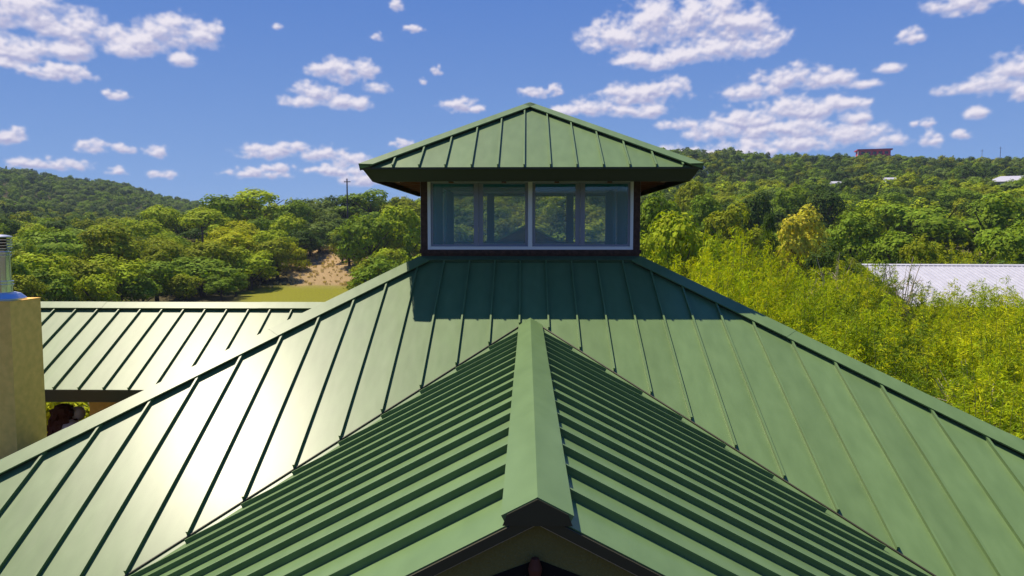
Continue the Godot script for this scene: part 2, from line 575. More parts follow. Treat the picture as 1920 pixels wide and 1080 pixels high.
func cap_piece(parent: Node3D, a: Vector3, b: Vector3, na: Vector3, nb: Vector3, half: float, lift: float, lip: float, trim: float, called: String, m: Material) -> void:
	# a bent metal cap from a to b: one wing on the slope with normal na, one on that with normal nb, edges folded down
	var d := (b - a).normalized()
	var wa := d.cross(na).normalized()
	var wb := d.cross(nb).normalized()
	if wa.dot(nb) < 0.0: wa = -wa
	if wb.dot(na) < 0.0: wb = -wb
	# wings run away from the ridge, down their own slope
	wa = -wa if wa.y > 0.0 else wa
	wb = -wb if wb.y > 0.0 else wb
	if wa.dot(na - nb) < 0.0: wa = -wa
	if wb.dot(nb - na) < 0.0: wb = -wb
	var up := (na + nb).normalized()
	var rise := up * (lift / up.dot(na))
	var st := mb()
	var th := 0.004
	for side in [[wa, na], [wb, nb]]:
		var w: Vector3 = side[0]
		var n: Vector3 = side[1]
		var p := a + rise
		var q := b + rise
		var p2 := a + w * half + n * lift
		var q2 := b + w * half + n * lift - d * trim
		quad(st, p, q, q2, p2, n)
		quad(st, p - up * th, q - up * th, q2 - n * th, p2 - n * th, -n)
		var p3 := p2 - n * lip
		var q3 := q2 - n * lip
		quad(st, p2, q2, q3, p3, w)
		quad(st, p2 - w * th, q2 - w * th, q3 - w * th, p3 - w * th, -w)
		quad(st, p3, q3, q3 - w * th, p3 - w * th, -n)
		# closed ends
		quad(st, p, p2, p3, a + (p3 - p2), -d)
		quad(st, q, q2, q3, b + (q3 - q2), d)
	put(st, called, m, parent)

func make_house() -> void:
	var house := base("house", Vector3.ZERO)
	tag(house, "yellow stucco house under a green standing-seam metal hip roof with windowed cupola", "house")
	var W := 1.755
	var ztop := 12.0
	var ytop := -0.445
	var mid := Vector3(CX, 0, -(ztop + W))
	var deave := 7.2
	var d0 := ztop - 10.42       # where the gable's ridge meets the main slope
	# ---- main roof
	var mr := part("main_roof", house)
	var t := frame(Vector3(CX, ytop, -ztop), Vector3.RIGHT, Vector3(0, -SA, CA))
	var top := func(u: float) -> float: return maxf(0.0, absf(u) - W) / CA
	var bot := func(u: float) -> float: return maxf(minf(deave, d0 + absf(u) - 0.07), absf(u) - W) / CA
	slope_pans(t, mr, -W - deave, W + deave, -0.38 * PAN, PAN, top, bot, [-W, 0.0, W, -(deave - d0), deave - d0], 0.02, 0.03)
	var e := W + deave
	var ye := ytop - deave * TA
	# the other three slopes, each a sheet with its seams
	for k in [1, 2, 3]:
		var turn := Basis(Vector3.UP, k * PI / 2)
		var ft := Transform3D(turn, mid) * Transform3D(Basis(), -mid) * t
		var full := func(u: float) -> float: return maxf(deave, absf(u) - W) / CA
		slope_pans(ft, mr, -W - deave, W + deave, -0.38 * PAN, PAN, top, full, [-W, W], 0.02, 0.0)
	var st := mb()
	for k in 4:
		var ft := Transform3D(Basis(Vector3.UP, k * PI / 2), mid) * Transform3D(Basis(), -mid) * t
		prism(st, PackedVector2Array([Vector2(-W + 0.05, 0), Vector2(W - 0.05, 0), Vector2(e - 0.06, deave / CA - 0.02), Vector2(-e + 0.06, deave / CA - 0.02)]), ft, -0.16, -0.03)
	put(st, "roof_deck", M.roof_deck, mr)
	for k in 4:
		var turn := Transform3D(Basis(Vector3.UP, k * PI / 2), mid) * Transform3D(Basis(), -mid)
		var a := turn * Vector3(CX + W, ytop, -ztop)
		var b := turn * Vector3(CX + e, ye, -ztop + deave)
		var na := turn.basis * Vector3(0, CA, SA)
		var nb := turn.basis * Vector3(SA, CA, 0)
		cap_strip(mr, a, b, na, nb, 0.20, 0.062, 0.018, "hip_cap", M.green_roof_paint)
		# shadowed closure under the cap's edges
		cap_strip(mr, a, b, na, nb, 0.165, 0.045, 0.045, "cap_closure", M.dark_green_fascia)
		st = mb()
		var ft := turn * t
		box(st, ft, Vector3(-e, -0.20, deave / CA - 0.008), Vector3(e, -0.008, deave / CA + 0.02))
		put(st, "eave_fascia", M.dark_green_fascia, mr)
	# apron flashing along the cupola's foot
	st = mb()
	for k in 4:
		var ft := Transform3D(Basis(Vector3.UP, k * PI / 2), mid) * Transform3D(Basis(), -mid) * t
		box(st, ft, Vector3(-W - 0.03, 0.048, -0.02), Vector3(W + 0.03, 0.056, 0.10))
		box(st, ft, Vector3(-W - 0.028, 0.002, 0.088), Vector3(W + 0.028, 0.048, 0.098))
	put(st, "apron_flashing", M.green_trim_paint, mr)
	# ---- front gable
	var gr := part("front_gable_roof", house)
	var zr := 10.42
	var yr := -1.27
	var zf := 3.34
	var half := 5.6
	for s: float in [-1.0, 1.0]:
		# frame: x towards the back (s=-1) or front (s=1) so that y points out of the slope
		var down := Vector3(s * CA, -SA, 0)
		var right := Vector3(0, 0, -s)
		var gt := frame(Vector3(CX, yr, -7.0), right, down)
		# u = s * (z - 7): distance behind the frame's origin
		var tp := func(_u: float) -> float: return 0.0
		var bt := func(u: float) -> float: return clampf(zr - (7.0 + s * u) - 0.075, 0.0, half) / CA
		var ua := minf(s * (zf - 7.0), s * (zr - 0.08 - 7.0))
		var ub := maxf(s * (zf - 7.0), s * (zr - 0.08 - 7.0))
		slope_pans(gt, gr, ua, ub, s * (3.743 - 7.0), 0.3985, tp, bt, [s * (zr - half - 0.075 - 7.0)], 0.10, 0.10)
		# valley pan: a folded sheet between the slopes, with a small hem where the main panels end
		st = mb()
		var v0 := Vector3(CX, yr - 0.005, -zr)
		var v1 := Vector3(CX + s * half, yr - half * TA - 0.005, -(zr - half))
		var on_main := Vector3(0, -SA, CA) * 0.0
		quad(st, v0, v1, v1 + Vector3(0, 0.10 * TA, -0.10), v0 + Vector3(0, 0.10 * TA, -0.10), Vector3(0, CA, SA))
		quad(st, v0, v1, v1 + Vector3(-s * 0.10, 0.10 * TA, 0), v0 + Vector3(-s * 0.10, 0.10 * TA, 0), Vector3(s * SA, CA, 0))
		put(st, "valley_pan", M.green_roof_paint, gr)
		st = mb()
		var h0 := v0 + Vector3(0, 0.07 * TA + 0.006, -0.07)
		var h1 := v1 + Vector3(0, 0.07 * TA + 0.006, -0.07)
		tube(st, [h0, h1], [0.011, 0.011], 6)
		put(st, "valley_hem", M.dark_green_fascia, gr)
		# deck, rake fascia and trim
		st = mb()
		prism(st, PackedVector2Array([Vector2(minf(s * (zf + 0.02 - 7.0), s * (zr + 1.2 - 7.0)), 0.02), Vector2(maxf(s * (zf + 0.02 - 7.0), s * (zr + 1.2 - 7.0)), 0.02), Vector2(maxf(s * (zf + 0.02 - 7.0), s * (zr + 1.2 - 7.0)), half / CA - 0.02), Vector2(minf(s * (zf + 0.02 - 7.0), s * (zr + 1.2 - 7.0)), half / CA - 0.02)]), gt, -0.045, -0.012)
		put(st, "roof_deck", M.roof_deck, gr)
		st = mb()
		var uf := s * (zf - 7.0)
		box(st, gt, Vector3(minf(uf, uf - s * 0.016), -0.055, 0.0), Vector3(maxf(uf, uf - s * 0.016), -0.0075, half / CA))
		put(st, "rake_fascia", M.dark_green_fascia, gr)
		st = mb()
		box(st, gt, Vector3(minf(uf + s * 0.03, uf + s * 0.05), -0.074, 0.0), Vector3(maxf(uf + s * 0.03, uf + s * 0.05), -0.060, half / CA))
		put(st, "rake_trim", M.grey_trim, gr)
		st = mb()
		box(st, gt, Vector3(-0.4, -0.20, half / CA - 0.006), Vector3(3.66, -0.008, half / CA + 0.02)) if s < 0 else box(st, gt, Vector3(-3.66, -0.20, half / CA - 0.006), Vector3(0.4, -0.008, half / CA + 0.02))
		put(st, "eave_fascia", M.dark_green_fascia, gr)
	# ridge cap with its boxed front end
	var ca := Vector3(CX, yr, -zf - 0.012 + 0.03)
	var cb := Vector3(CX, yr, -zr - 0.16)
	cap_strip(gr, ca, cb, Vector3(-SA, CA, 0), Vector3(SA, CA, 0), 0.158, 0.055, 0.052, "ridge_cap", M.green_roof_paint)
	st = mb()
	var hw := 0.158 * CA
	var fy := yr + 0.055 / CA
	var pent := PackedVector2Array([Vector2(0, fy - 0.004), Vector2(hw, fy - hw * TA - 0.004), Vector2(hw + 0.02, fy - hw * TA - 0.056), Vector2(-hw - 0.02, fy - hw * TA - 0.056), Vector2(-hw, fy - hw * TA - 0.004)])
	prism(st, pent, Transform3D(Basis(Vector3.RIGHT, Vector3(0, 0, 1), Vector3.UP), Vector3(CX, 0, -zf + 0.02)), 0.0, 0.006)
	put(st, "ridge_cap_end", M.dark_green_fascia, gr)
	# gable wall with a small gabled vent and its carved post
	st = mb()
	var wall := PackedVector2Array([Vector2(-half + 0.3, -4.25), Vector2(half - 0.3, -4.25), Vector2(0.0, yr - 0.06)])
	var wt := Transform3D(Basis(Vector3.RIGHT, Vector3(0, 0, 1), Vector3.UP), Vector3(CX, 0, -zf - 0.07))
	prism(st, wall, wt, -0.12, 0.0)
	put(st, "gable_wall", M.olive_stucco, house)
	var vent := part("gable_vent", house)
	st = mb()
	prism(st, PackedVector2Array([Vector2(-0.34, -1.667), Vector2(-0.34, -1.95), Vector2(0.34, -1.95), Vector2(0.34, -1.667), Vector2(0, -1.535)]), wt, -0.02, 0.006)
	put(st, "vent_opening", M.dark_void, vent)
	st = mb()
	lathe(st, Vector3(CX - 0.01, -1.80, -zf - 0.035), [[0.0, 0.0], [0.032, 0.0], [0.036, 0.12], [0.026, 0.20], [0.034, 0.235], [0.026, 0.26], [0.018, 0.285], [0.0, 0.29]], 14)
	put(st, "carved_post", M.carved_wood, vent)
	# ---- walls below the eaves
	st = mb()
	var wi := e - 0.6
	var g0 := -8.6
	wbox(st, Vector3(CX - wi, g0, mid.z - wi), Vector3(CX + wi, ye - 0.12, mid.z - wi + 0.3))
	wbox(st, Vector3(CX - wi, g0, mid.z + wi - 0.3), Vector3(CX + wi, ye - 0.12, mid.z + wi))
	wbox(st, Vector3(CX - wi, g0, mid.z - wi + 0.302), Vector3(CX - wi + 0.3, ye - 0.12, mid.z + wi - 0.302))
	wbox(st, Vector3(CX + wi - 0.3, g0, mid.z - wi + 0.302), Vector3(CX + wi, ye - 0.12, mid.z + wi - 0.302))
	put(st, "wall", M.yellow_stucco, house)
	for s: float in [-1.0, 1.0]:
		st = mb()
		wbox(st, Vector3(CX + s * 5.0 - 0.15, g0, -zf - 0.4), Vector3(CX + s * 5.0 + 0.15, -4.1, -zf - 0.1))
		put(st, "porch_post", M.yellow_stucco, house)
	make_cupola(house, W, ytop, mid)
	make_wing(house)
	make_chimney(house)
	# ---- gabled rear wing, its end rising past the ridge behind the cupola
	var rw := part("rear_wing", house)
	st = mb()
	var ry := 0.17
	var rt := Transform3D(Basis(Vector3.RIGHT, Vector3(0, 0, 1), Vector3.UP), Vector3(CX - 0.05, 0, -21.0))
	prism(st, PackedVector2Array([Vector2(-4.6, ry - 4.6 * TA), Vector2(4.6, ry - 4.6 * TA), Vector2(0, ry)]), rt, -7.0, 0.0)
	put(st, "gable_end", M.brown_wood, rw)
	for s: float in [-1.0, 1.0]:
		st = mb()
		var ft := frame(Vector3(CX - 0.05, ry + 0.015, -24.4), Vector3(0, 0, -s), Vector3(s * CA, -SA, 0))
		box(st, ft, Vector3(-3.7, 0.0, 0.004), Vector3(3.7, 0.04, 5.4))
		put(st, "roof_slope", M.green_roof_paint, rw)

func make_cupola(house: Node3D, W: float, ytop: float, mid: Vector3) -> void:
	var cw := part("cupola", house)
	var wtop := 0.90
	var st: SurfaceTool
	for sx: float in [-1.0, 1.0]:
		for sz: float in [-1.0, 1.0]:
			st = mb()
			var c := mid + Vector3(sx * (W - 0.055), 0, sz * (W - 0.055))
			wbox(st, Vector3(c.x - 0.055, ytop - 0.03, c.z - 0.055), Vector3(c.x + 0.055, wtop, c.z + 0.055))
			put(st, "corner_post", M.brown_wood, cw)
	for k in 4:
		var t := Transform3D(Basis(Vector3.UP, k * PI / 2), mid) * Transform3D(Basis(), Vector3(0, 0, W))
		# x along the wall, y up, z outward; the wall's face is z = 0
		st = mb()
		box(st, t, Vector3(-W + 0.111, ytop - 0.3, -0.10), Vector3(W - 0.111, -0.296, -0.004))
		box(st, t, Vector3(-W + 0.02, -0.345, -0.002), Vector3(W - 0.02, -0.284, 0.03))
		put(st, "sill_board", M.brown_wood, cw)
		st = mb()
		box(st, t, Vector3(-W + 0.111, 0.842, -0.10), Vector3(W - 0.111, wtop, -0.004))
		put(st, "head_board", M.brown_wood, cw)
		# white outer frame
		st = mb()
		var f := 1.643
		box(st, t, Vector3(-f, -0.282, -0.085), Vector3(f, -0.232, 0.018))
		box(st, t, Vector3(-f, 0.796, -0.085), Vector3(f, 0.84, 0.018))
		box(st, t, Vector3(-f, -0.231, -0.085), Vector3(-f + 0.048, 0.795, 0.018))
		box(st, t, Vector3(f - 0.048, -0.231, -0.085), Vector3(f, 0.795, 0.018))
		box(st, t, Vector3(-0.034, -0.231, -0.085), Vector3(0.034, 0.795, 0.02))
		put(st, "window_frame", M.white_window_paint, cw)
		# four sashes, each a frame with its pane; the inner pair slides behind
		for q in [[-1.592, -0.83, -0.026], [-0.83, -0.036, -0.052], [0.036, 0.80, -0.052], [0.80, 1.592, -0.026]]:
			st = mb()
			var a: float = q[0]
			var b: float = q[1]
			var z: float = q[2]
			var wl := 0.03 if absf(a) > 1.0 or absf(a) < 0.1 else 0.075
			var wr := 0.03 if absf(b) > 1.0 or absf(b) < 0.1 else 0.075
			if z < -0.04:
				wl = 0.045 if absf(a) < 0.1 else 0.075
				wr = 0.045 if absf(b) < 0.1 else 0.075
			box(st, t, Vector3(a + 0.001, -0.229, z - 0.012), Vector3(b - 0.001, -0.200, z + 0.012))
			box(st, t, Vector3(a + 0.001, 0.766, z - 0.012), Vector3(b - 0.001, 0.794, z + 0.012))
			box(st, t, Vector3(a + 0.001, -0.199, z - 0.012), Vector3(a + wl, 0.765, z + 0.012))
			box(st, t, Vector3(b - wr, -0.199, z - 0.012), Vector3(b - 0.001, 0.765, z + 0.012))
			put(st, "sash", M.grey_sash_paint, cw)
			st = mb()
			box(st, t, Vector3(a + wl + 0.001, -0.199, z - 0.003), Vector3(b - wr - 0.001, 0.765, z + 0.003))
			put(st, "pane", M.window_glass, cw)
		# curtains drawn back to the corners inside
		if k == 1 or k == 3:
			for s: float in [-1.0, 1.0]:
				st = mb()
				for j in 7:
					var u: float = s * (0.55 + j * 0.15)
					lathe(st, t * Vector3(u, -0.26, -0.17), [[0.05, 0.0], [0.045, 0.5], [0.05, 1.05]], 10)
				put(st, "curtain", M.curtain_cloth, cw)
	st = mb()
	wbox(st, Vector3(mid.x - W + 0.12, -1.1, mid.z - W + 0.12), Vector3(mid.x + W - 0.12, -0.75, mid.z + W - 0.12))
	put(st, "floor", M.brown_wood, cw)
	st = mb()
	wbox(st, Vector3(mid.x - W + 0.10, 0.84, mid.z - W + 0.10), Vector3(mid.x + W - 0.10, 0.88, mid.z + W - 0.10))
	put(st, "ceiling", M.inner_plaster, cw)
	# ---- its roof
	var cr := part("cupola_roof", house)
	var E := 2.53
	var ye := 0.965
	var t0 := frame(Vector3(CX, ye + E * TA, mid.z), Vector3.RIGHT, Vector3(0, -SA, CA))
	var top := func(u: float) -> float: return absf(u) / CA
	var bot := func(_u: float) -> float: return E / CA
	slope_pans(t0, cr, -E, E, -0.245 * 0.393, 0.393, top, bot, [0.0], 0.06, 0.0)
	for k in [1, 2, 3]:
		var ft := Transform3D(Basis(Vector3.UP, k * PI / 2), mid) * Transform3D(Basis(), -mid) * t0
		slope_pans(ft, cr, -E, E, -0.245 * 0.393, 0.393, top, bot, [0.0], 0.06, 0.0)
	for k in 4:
		var turn := Transform3D(Basis(Vector3.UP, k * PI / 2), mid) * Transform3D(Basis(), -mid)
		var a := turn * Vector3(CX, ye + E * TA, mid.z)
		var b := turn * Vector3(CX + E + 0.02, ye - 0.02 * TA, mid.z + E + 0.02)
		cap_strip(cr, a, b, turn.basis * Vector3(0, CA, SA), turn.basis * Vector3(SA, CA, 0), 0.15, 0.060, 0.018, "hip_cap", M.green_roof_paint)
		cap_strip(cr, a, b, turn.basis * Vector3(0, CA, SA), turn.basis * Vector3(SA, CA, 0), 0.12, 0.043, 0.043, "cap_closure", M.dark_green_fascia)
		# canted fascia: leans in towards its foot
		st = mb()
		var m := turn * Transform3D(Basis(), mid)
		var o := m * Vector3(-E, ye - 0.004, E)
		var p := m * Vector3(E, ye - 0.004, E)
		var o2 := m * Vector3(-E + 0.135, ye - 0.205, E - 0.135)
		var p2 := m * Vector3(E - 0.135, ye - 0.205, E - 0.135)
		var inw := turn.basis * Vector3(0, 0, -0.03)
		quad(st, o, p, p2, o2, turn.basis * Vector3(0, -0.5, 1))
		quad(st, o + inw, p + inw, p2 + inw, o2 + inw, turn.basis * Vector3(0, 0.5, -1))
		quad(st, o2, p2, p2 + inw, o2 + inw, Vector3.DOWN)
		# drip edge
		box(st, m, Vector3(-E - 0.012, ye - 0.03, E + 0.001), Vector3(E + 0.012, ye - 0.007, E + 0.012))
		put(st, "fascia", M.dark_green_fascia, cr)
		# rafter tails under the overhang
		for j in 6:
			var u := -2.1 + j * 0.84
			st = mb()
			var poly := PackedVector2Array([Vector2(W - 0.02, ye - 0.045), Vector2(E - 0.09, ye - 0.045), Vector2(E - 0.17, ye - 0.13), Vector2(W + 0.34, ye - 0.15), Vector2(W + 0.22, ye - 0.17), Vector2(W - 0.02, ye - 0.185)])
			prism(st, poly, m * Transform3D(Basis(Vector3(0, 0, 1), Vector3(1, 0, 0), Vector3.UP), Vector3(u, 0, 0)), -0.035, 0.035)
			put(st, "rafter_tail", M.red_wood, cr)
	st = mb()
	wbox(st, Vector3(mid.x - E + 0.03, ye - 0.043, mid.z - E + 0.03), Vector3(mid.x + E - 0.03, ye - 0.02, mid.z + E - 0.03))
	put(st, "soffit", M.red_wood, cr)

func make_wing(house: Node3D) -> void:
	var wr := part("wing_roof", house)
	var zr := 13.92
	var yr := -1.385
	var run := 2.20
	var x1 := -2.0
	var x0 := -17.0
	var t := frame(Vector3(0, yr, -zr), Vector3.RIGHT, Vector3(0, -SA, CA))
	var st: SurfaceTool
	# where the wing dips under the main roof's side slope
	var top := func(u: float) -> float: return 0.0
	var bot := func(u: float) -> float: return run / CA
	var x_end := -4.0
	slope_pans(t, wr, x0, x_end, (102.0 - 988.0) / FOCAL * 13.97, PAN, top, bot, [], 0.05, 0.0)
	st = mb()
	prism(st, PackedVector2Array([Vector2(x_end + 0.001, 0), Vector2(x1 - 0.4, 0), Vector2(x_end + 0.001, run / CA)]), t, -0.006, 0.0)
	put(st, "roof_panel", M.green_roof_paint, wr)
	st = mb()
	var t2 := frame(Vector3(0, yr, -zr), Vector3.LEFT, Vector3(0, -SA, -CA))
	prism(st, PackedVector2Array([Vector2(-x1, 0), Vector2(-x0, 0), Vector2(-x0, run / CA), Vector2(-x1, run / CA)]), t2, -0.006, 0.0)
	put(st, "roof_slope", M.green_roof_paint, wr)
	st = mb()
	prism(st, PackedVector2Array([Vector2(x0 + 0.02, 0.02), Vector2(x1, 0.02), Vector2(-5.0, run / CA - 0.03), Vector2(x0 + 0.02, run / CA - 0.03)]), t, -0.14, -0.03)
	prism(st, PackedVector2Array([Vector2(-x1, 0.02), Vector2(-x0 - 0.02, 0.02), Vector2(-x0 - 0.02, run / CA - 0.03), Vector2(-x1, run / CA - 0.03)]), t2, -0.14, -0.03)
	put(st, "roof_deck", M.roof_deck, wr)
	cap_strip(wr, Vector3(x0, yr, -zr), Vector3(x1, yr, -zr), Vector3(0, CA, SA), Vector3(0, CA, -SA), 0.18, 0.060, 0.018, "ridge_cap", M.green_roof_paint)
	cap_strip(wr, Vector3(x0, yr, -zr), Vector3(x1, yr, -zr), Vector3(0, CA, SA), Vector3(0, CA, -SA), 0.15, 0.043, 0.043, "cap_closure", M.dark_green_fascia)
	st = mb()
	wbox(st, Vector3(x0, yr - run * TA - 0.20, -zr + run - 0.02), Vector3(-5.0, yr - run * TA - 0.006, -zr + run + 0.012))
	put(st, "eave_fascia", M.dark_green_fascia, wr)
	st = mb()
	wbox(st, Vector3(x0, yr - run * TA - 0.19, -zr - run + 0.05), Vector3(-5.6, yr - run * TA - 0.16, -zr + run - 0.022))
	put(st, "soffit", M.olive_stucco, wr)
	# walls: closed near the main house, an open breezeway beyond
	st = mb()
	wbox(st, Vector3(-7.38, -8.6, -zr - run + 0.5), Vector3(-5.5, yr - run * TA - 0.20, -zr + run - 0.55))
	put(st, "wing_wall", M.yellow_stucco, house)
	st = mb()
	wbox(st, Vector3(x0 + 0.3, -8.6, -zr - run + 0.5), Vector3(-11.5, yr - run * TA - 0.20, -zr + run - 0.55))
	put(st, "wing_wall", M.yellow_stucco, house)

func make_chimney(house: Node3D) -> void:
	var ch := part("chimney", house)
	var x1 := -7.05
	var z1 := -10.0
	var z0 := -10.64
	var x0 := -7.80
	var top := -0.945
	var st := mb()
	wbox(st, Vector3(x0, -8.6, z0), Vector3(x1, top - 0.012, z1))
	put(st, "stack", M.yellow_stucco, ch)
	st = mb()
	wbox(st, Vector3(x0 - 0.008, top - 0.011, z0 - 0.008), Vector3(x1 + 0.008, top, z1 + 0.008))
	put(st, "top_slab", M.yellow_stucco, ch)
	var c := Vector3(-7.40, top, -10.32)
	st = mb()
	lathe(st, c, [[0.31, 0.0], [0.31, 0.02], [0.24, 0.085], [0.185, 0.10], [0.0, 0.10]], 28)
	put(st, "flue_flashing", M.flue_flashing, ch)
	st = mb()
	lathe(st, c, [[0.155, 0.10], [0.155, 0.19], [0.168, 0.195], [0.168, 0.215], [0.155, 0.22], [0.155, 0.235], [0.168, 0.24], [0.168, 0.26], [0.145, 0.265], [0.145, 0.60], [0.158, 0.605], [0.158, 0.622], [0.145, 0.628], [0.145, 0.645], [0.158, 0.65], [0.158, 0.668], [0.13, 0.675], [0.13, 0.69], [0.0, 0.69]], 32)
	put(st, "flue_pipe", M.flue_steel, ch)
	st = mb()
	lathe(st, c, [[0.10, 0.69], [0.10, 0.86]], 20)
	put(st, "cap_core", M.dark_void, ch)
	for k in 4:
		st = mb()
		var y := 0.705 + k * 0.04
		lathe(st, c, [[0.158, y], [0.172, y + 0.004], [0.172, y + 0.020], [0.158, y + 0.024], [0.15, y + 0.012], [0.158, y]], 28)
		put(st, "cap_louvre", M.flue_steel, ch)
	st = mb()
	lathe(st, c, [[0.0, 0.868], [0.165, 0.868], [0.178, 0.872], [0.178, 0.884], [0.10, 0.905], [0.0, 0.912]], 28)
	put(st, "cap_lid", M.flue_flashing, ch)

# ------------------------------------------------------------------ vegetation
var crowns := {}
var trunks := {}

func leaf(st: SurfaceTool, p: Vector3, n: Vector3, along_: Vector3, l: float, w: float, c: Color) -> void:
	var a := (along_ - n * along_.dot(n)).normalized()
	var b := n.cross(a)
	var q := [p - a * l, p + b * w, p + a * l, p - b * w]
	st.set_color(c)
	for k in [0, 1, 2, 0, 2, 3]:
		st.set_normal(n)
		st.add_vertex(q[k])

func rand_dir() -> Vector3:
	var y := rng.randf_range(-1.0, 1.0)
	var a := rng.randf() * TAU
	var s := sqrt(1.0 - y * y)
	return Vector3(cos(a) * s, y, sin(a) * s)

func crown_mesh(form: String, leaves: int, size: float) -> ArrayMesh:
	# about 7 m tall, the foot at the origin: lobes of leaves with gaps between them
	var lobes := []
	if form == "cedar":
		for k in 15:
			var h := rng.randf_range(0.06, 1.0)
			var r := 1.9 * (1.0 - h * 0.78)
			var a := rng.randf() * TAU
			lobes.append([Vector3(cos(a) * r * 0.6, 0.9 + h * 5.6, sin(a) * r * 0.6), r * 0.72 + 0.18, 1.15])
	elif form == "spreading":
		for k in 17:
			var a := rng.randf() * TAU
			var r := 3.3 * sqrt(rng.randf())
			lobes.append([Vector3(cos(a) * r, 4.9 - r * r * 0.20 + rng.randf_range(-1.5, 0.8), sin(a) * r), rng.randf_range(0.8, 1.35), 0.72])
	else:
		for k in 16:
			var d := rand_dir() * rng.randf_range(0.45, 0.95)
			d.y = d.y * 0.95
			lobes.append([Vector3(d.x * 2.4, 3.7 + d.y * 2.6, d.z * 2.4), rng.randf_range(0.75, 1.3), 0.9])
		lobes.append([Vector3(0, 4.0, 0), 1.8, 1.0])
	var total := 0.0
	for l in lobes:
		total += l[1] * l[1]
	var heart := Vector3(0, 3.6, 0)
	var st := mb()
	for l in lobes:
		var tone := rng.randf_range(0.84, 1.12)
		var n := int(leaves * l[1] * l[1] / total)
		for k in n:
			var d := rand_dir()
			if d.y < -0.35 and rng.randf() < 0.6:
				d.y = -d.y
			var bump := 1.0 + 0.16 * sin(d.x * 7.0 + l[0].x * 3.0) * sin(d.z * 7.0 + l[0].z * 2.0) + 0.1 * sin(d.y * 9.0 + l[0].y)
			var p: Vector3 = l[0] + Vector3(d.x, d.y * l[2], d.z) * l[1] * bump * rng.randf_range(0.72, 1.08)
			var inside := false
			for o in lobes:
				if o != l and (p - o[0]).length() < o[1] * 0.66:
					inside = true
					break
			if inside:
				continue
			var out: Vector3 = (d * 0.9 + (p - heart).normalized() * 0.4 + rand_dir() * 0.5 + Vector3.UP * 0.2).normalized()
			var s := size * rng.randf_range(0.65, 1.3)
			var v := tone * rng.randf_range(0.72, 1.22)
			leaf(st, p, out, rand_dir(), s, s * rng.randf_range(0.45, 0.75), Color(minf(v * rng.randf_range(0.9, 1.1), 1.3) * 0.75, v * 0.75, v * 0.75 * rng.randf_range(0.8, 1.1)))
	return st.commit()

func trunk_mesh(form: String) -> ArrayMesh:
	var st := mb()
	var lean := Vector3(rng.randf_range(-0.25, 0.25), 0, rng.randf_range(-0.25, 0.25))
	var top := 6.0 if form == "cedar" else 3.4
	tube(st, [Vector3(0, -0.6, 0), Vector3(0, 0.4, 0) + lean * 0.2, Vector3(0, 1.7, 0) + lean, Vector3(0, top, 0) + lean * 1.6], [0.27, 0.20, 0.17, 0.07], 7)
	if form != "cedar":
		for k in 6:
			var a := TAU * k / 6.0 + rng.randf() * 0.7
			var r := rng.randf_range(1.3, 2.2)
			var y := rng.randf_range(1.3, 2.6)
			tube(st, [Vector3(0, y, 0) + lean, Vector3(cos(a) * r * 0.45, y + 0.9, sin(a) * r * 0.45) + lean, Vector3(cos(a) * r, y + 2.2, sin(a) * r) + lean], [0.10, 0.075, 0.03], 5)
	return st.commit()

func bamboo_mesh(culms: int) -> Array:
	var st := mb()
	var cs := mb()
	for k in culms:
		var a := rng.randf() * TAU
		var r := 1.0 * sqrt(rng.randf())
		var foot := Vector3(cos(a) * r, -0.4, sin(a) * r)
		var lean := Vector3(cos(a), 0, sin(a)) * rng.randf_range(0.3, 1.9) + rand_dir() * 0.35
		lean.y = 0
		var h := rng.randf_range(3.4, 6.9)
		var pts := []
		for j in 7:
			var t := j / 6.0
			pts.append(foot + Vector3(0, (h + 0.4) * (t - 0.16 * t * t * t * lean.length()), 0) + lean * (t * t * 0.85))
		tube(cs, pts, [0.022, 0.021, 0.019, 0.017, 0.013, 0.009, 0.003], 5)
		var tone := rng.randf_range(0.8, 1.15)
		for j in 19:
			var t := 0.24 + 0.76 * (j + rng.randf()) / 19.0
			var f := t * 6.0
			var i := mini(int(f), 5)
			var p: Vector3 = pts[i].lerp(pts[i + 1], f - i)
			var b := rng.randf() * TAU
			var side := Vector3(cos(b), rng.randf_range(0.0, 0.5), sin(b)).normalized()
			var reach := rng.randf_range(0.3, 0.85) * (1.15 - 0.55 * t)
			for q in 19:
				var w := rng.randf_range(0.15, 1.0)
				var pp := p + side * reach * w - Vector3.UP * 0.3 * reach * w * w + rand_dir() * 0.13
				var dir := (side * 0.7 + rand_dir() * 0.75 - Vector3.UP * 0.35).normalized()
				var n := (Vector3.UP * 0.65 + rand_dir()).normalized()
				var v := tone * rng.randf_range(0.7, 1.2) * 0.78
				leaf(st, pp, n, dir, rng.randf_range(0.07, 0.15), rng.randf_range(0.012, 0.021), Color(v * rng.randf_range(0.85, 1.12), v, v * rng.randf_range(0.6, 1.2)))
	return [st.commit(), cs.commit()]

const TONES := {"mid": "mid green", "bright": "bright green", "dark": "dark green", "grey": "grey-green", "olive": "olive green", "yellow": "golden yellow", "lime": "yellow-green"}
const FORMS := {"round": ["oak_tree", "round-crowned oak"], "spreading": ["elm_tree", "broad-crowned elm"], "cedar": ["cedar_tree", "dense upright cedar"]}
const MARKS := [[1400, 520, "the upper end of the far hip"], [1580, 620, "the middle of the far hip"], [1760, 720, "the lower part of the far hip"], [1910, 640, "the bamboo past the hip's foot"], [430, 460, "the golden-green tree by the utility pole"], [560, 535, "the lawn's dry dirt slope"], [1503, 430, "the yellow-leaved tree"], [1770, 515, "the long white metal roof"],
	[1630, 290, "the red hilltop house"], [1312, 326, "the blue A-frame house"], [1890, 338, "the white-roofed hillside house"], [40, 500, "the chimney flue"], [785, 420, "the cupola's near corner post"], [653, 348, "the utility pole on the skyline"], [1197, 420, "the cupola's far corner post"], [200, 340, "the blue-green far hill"], [320, 540, "the small white shed"]]
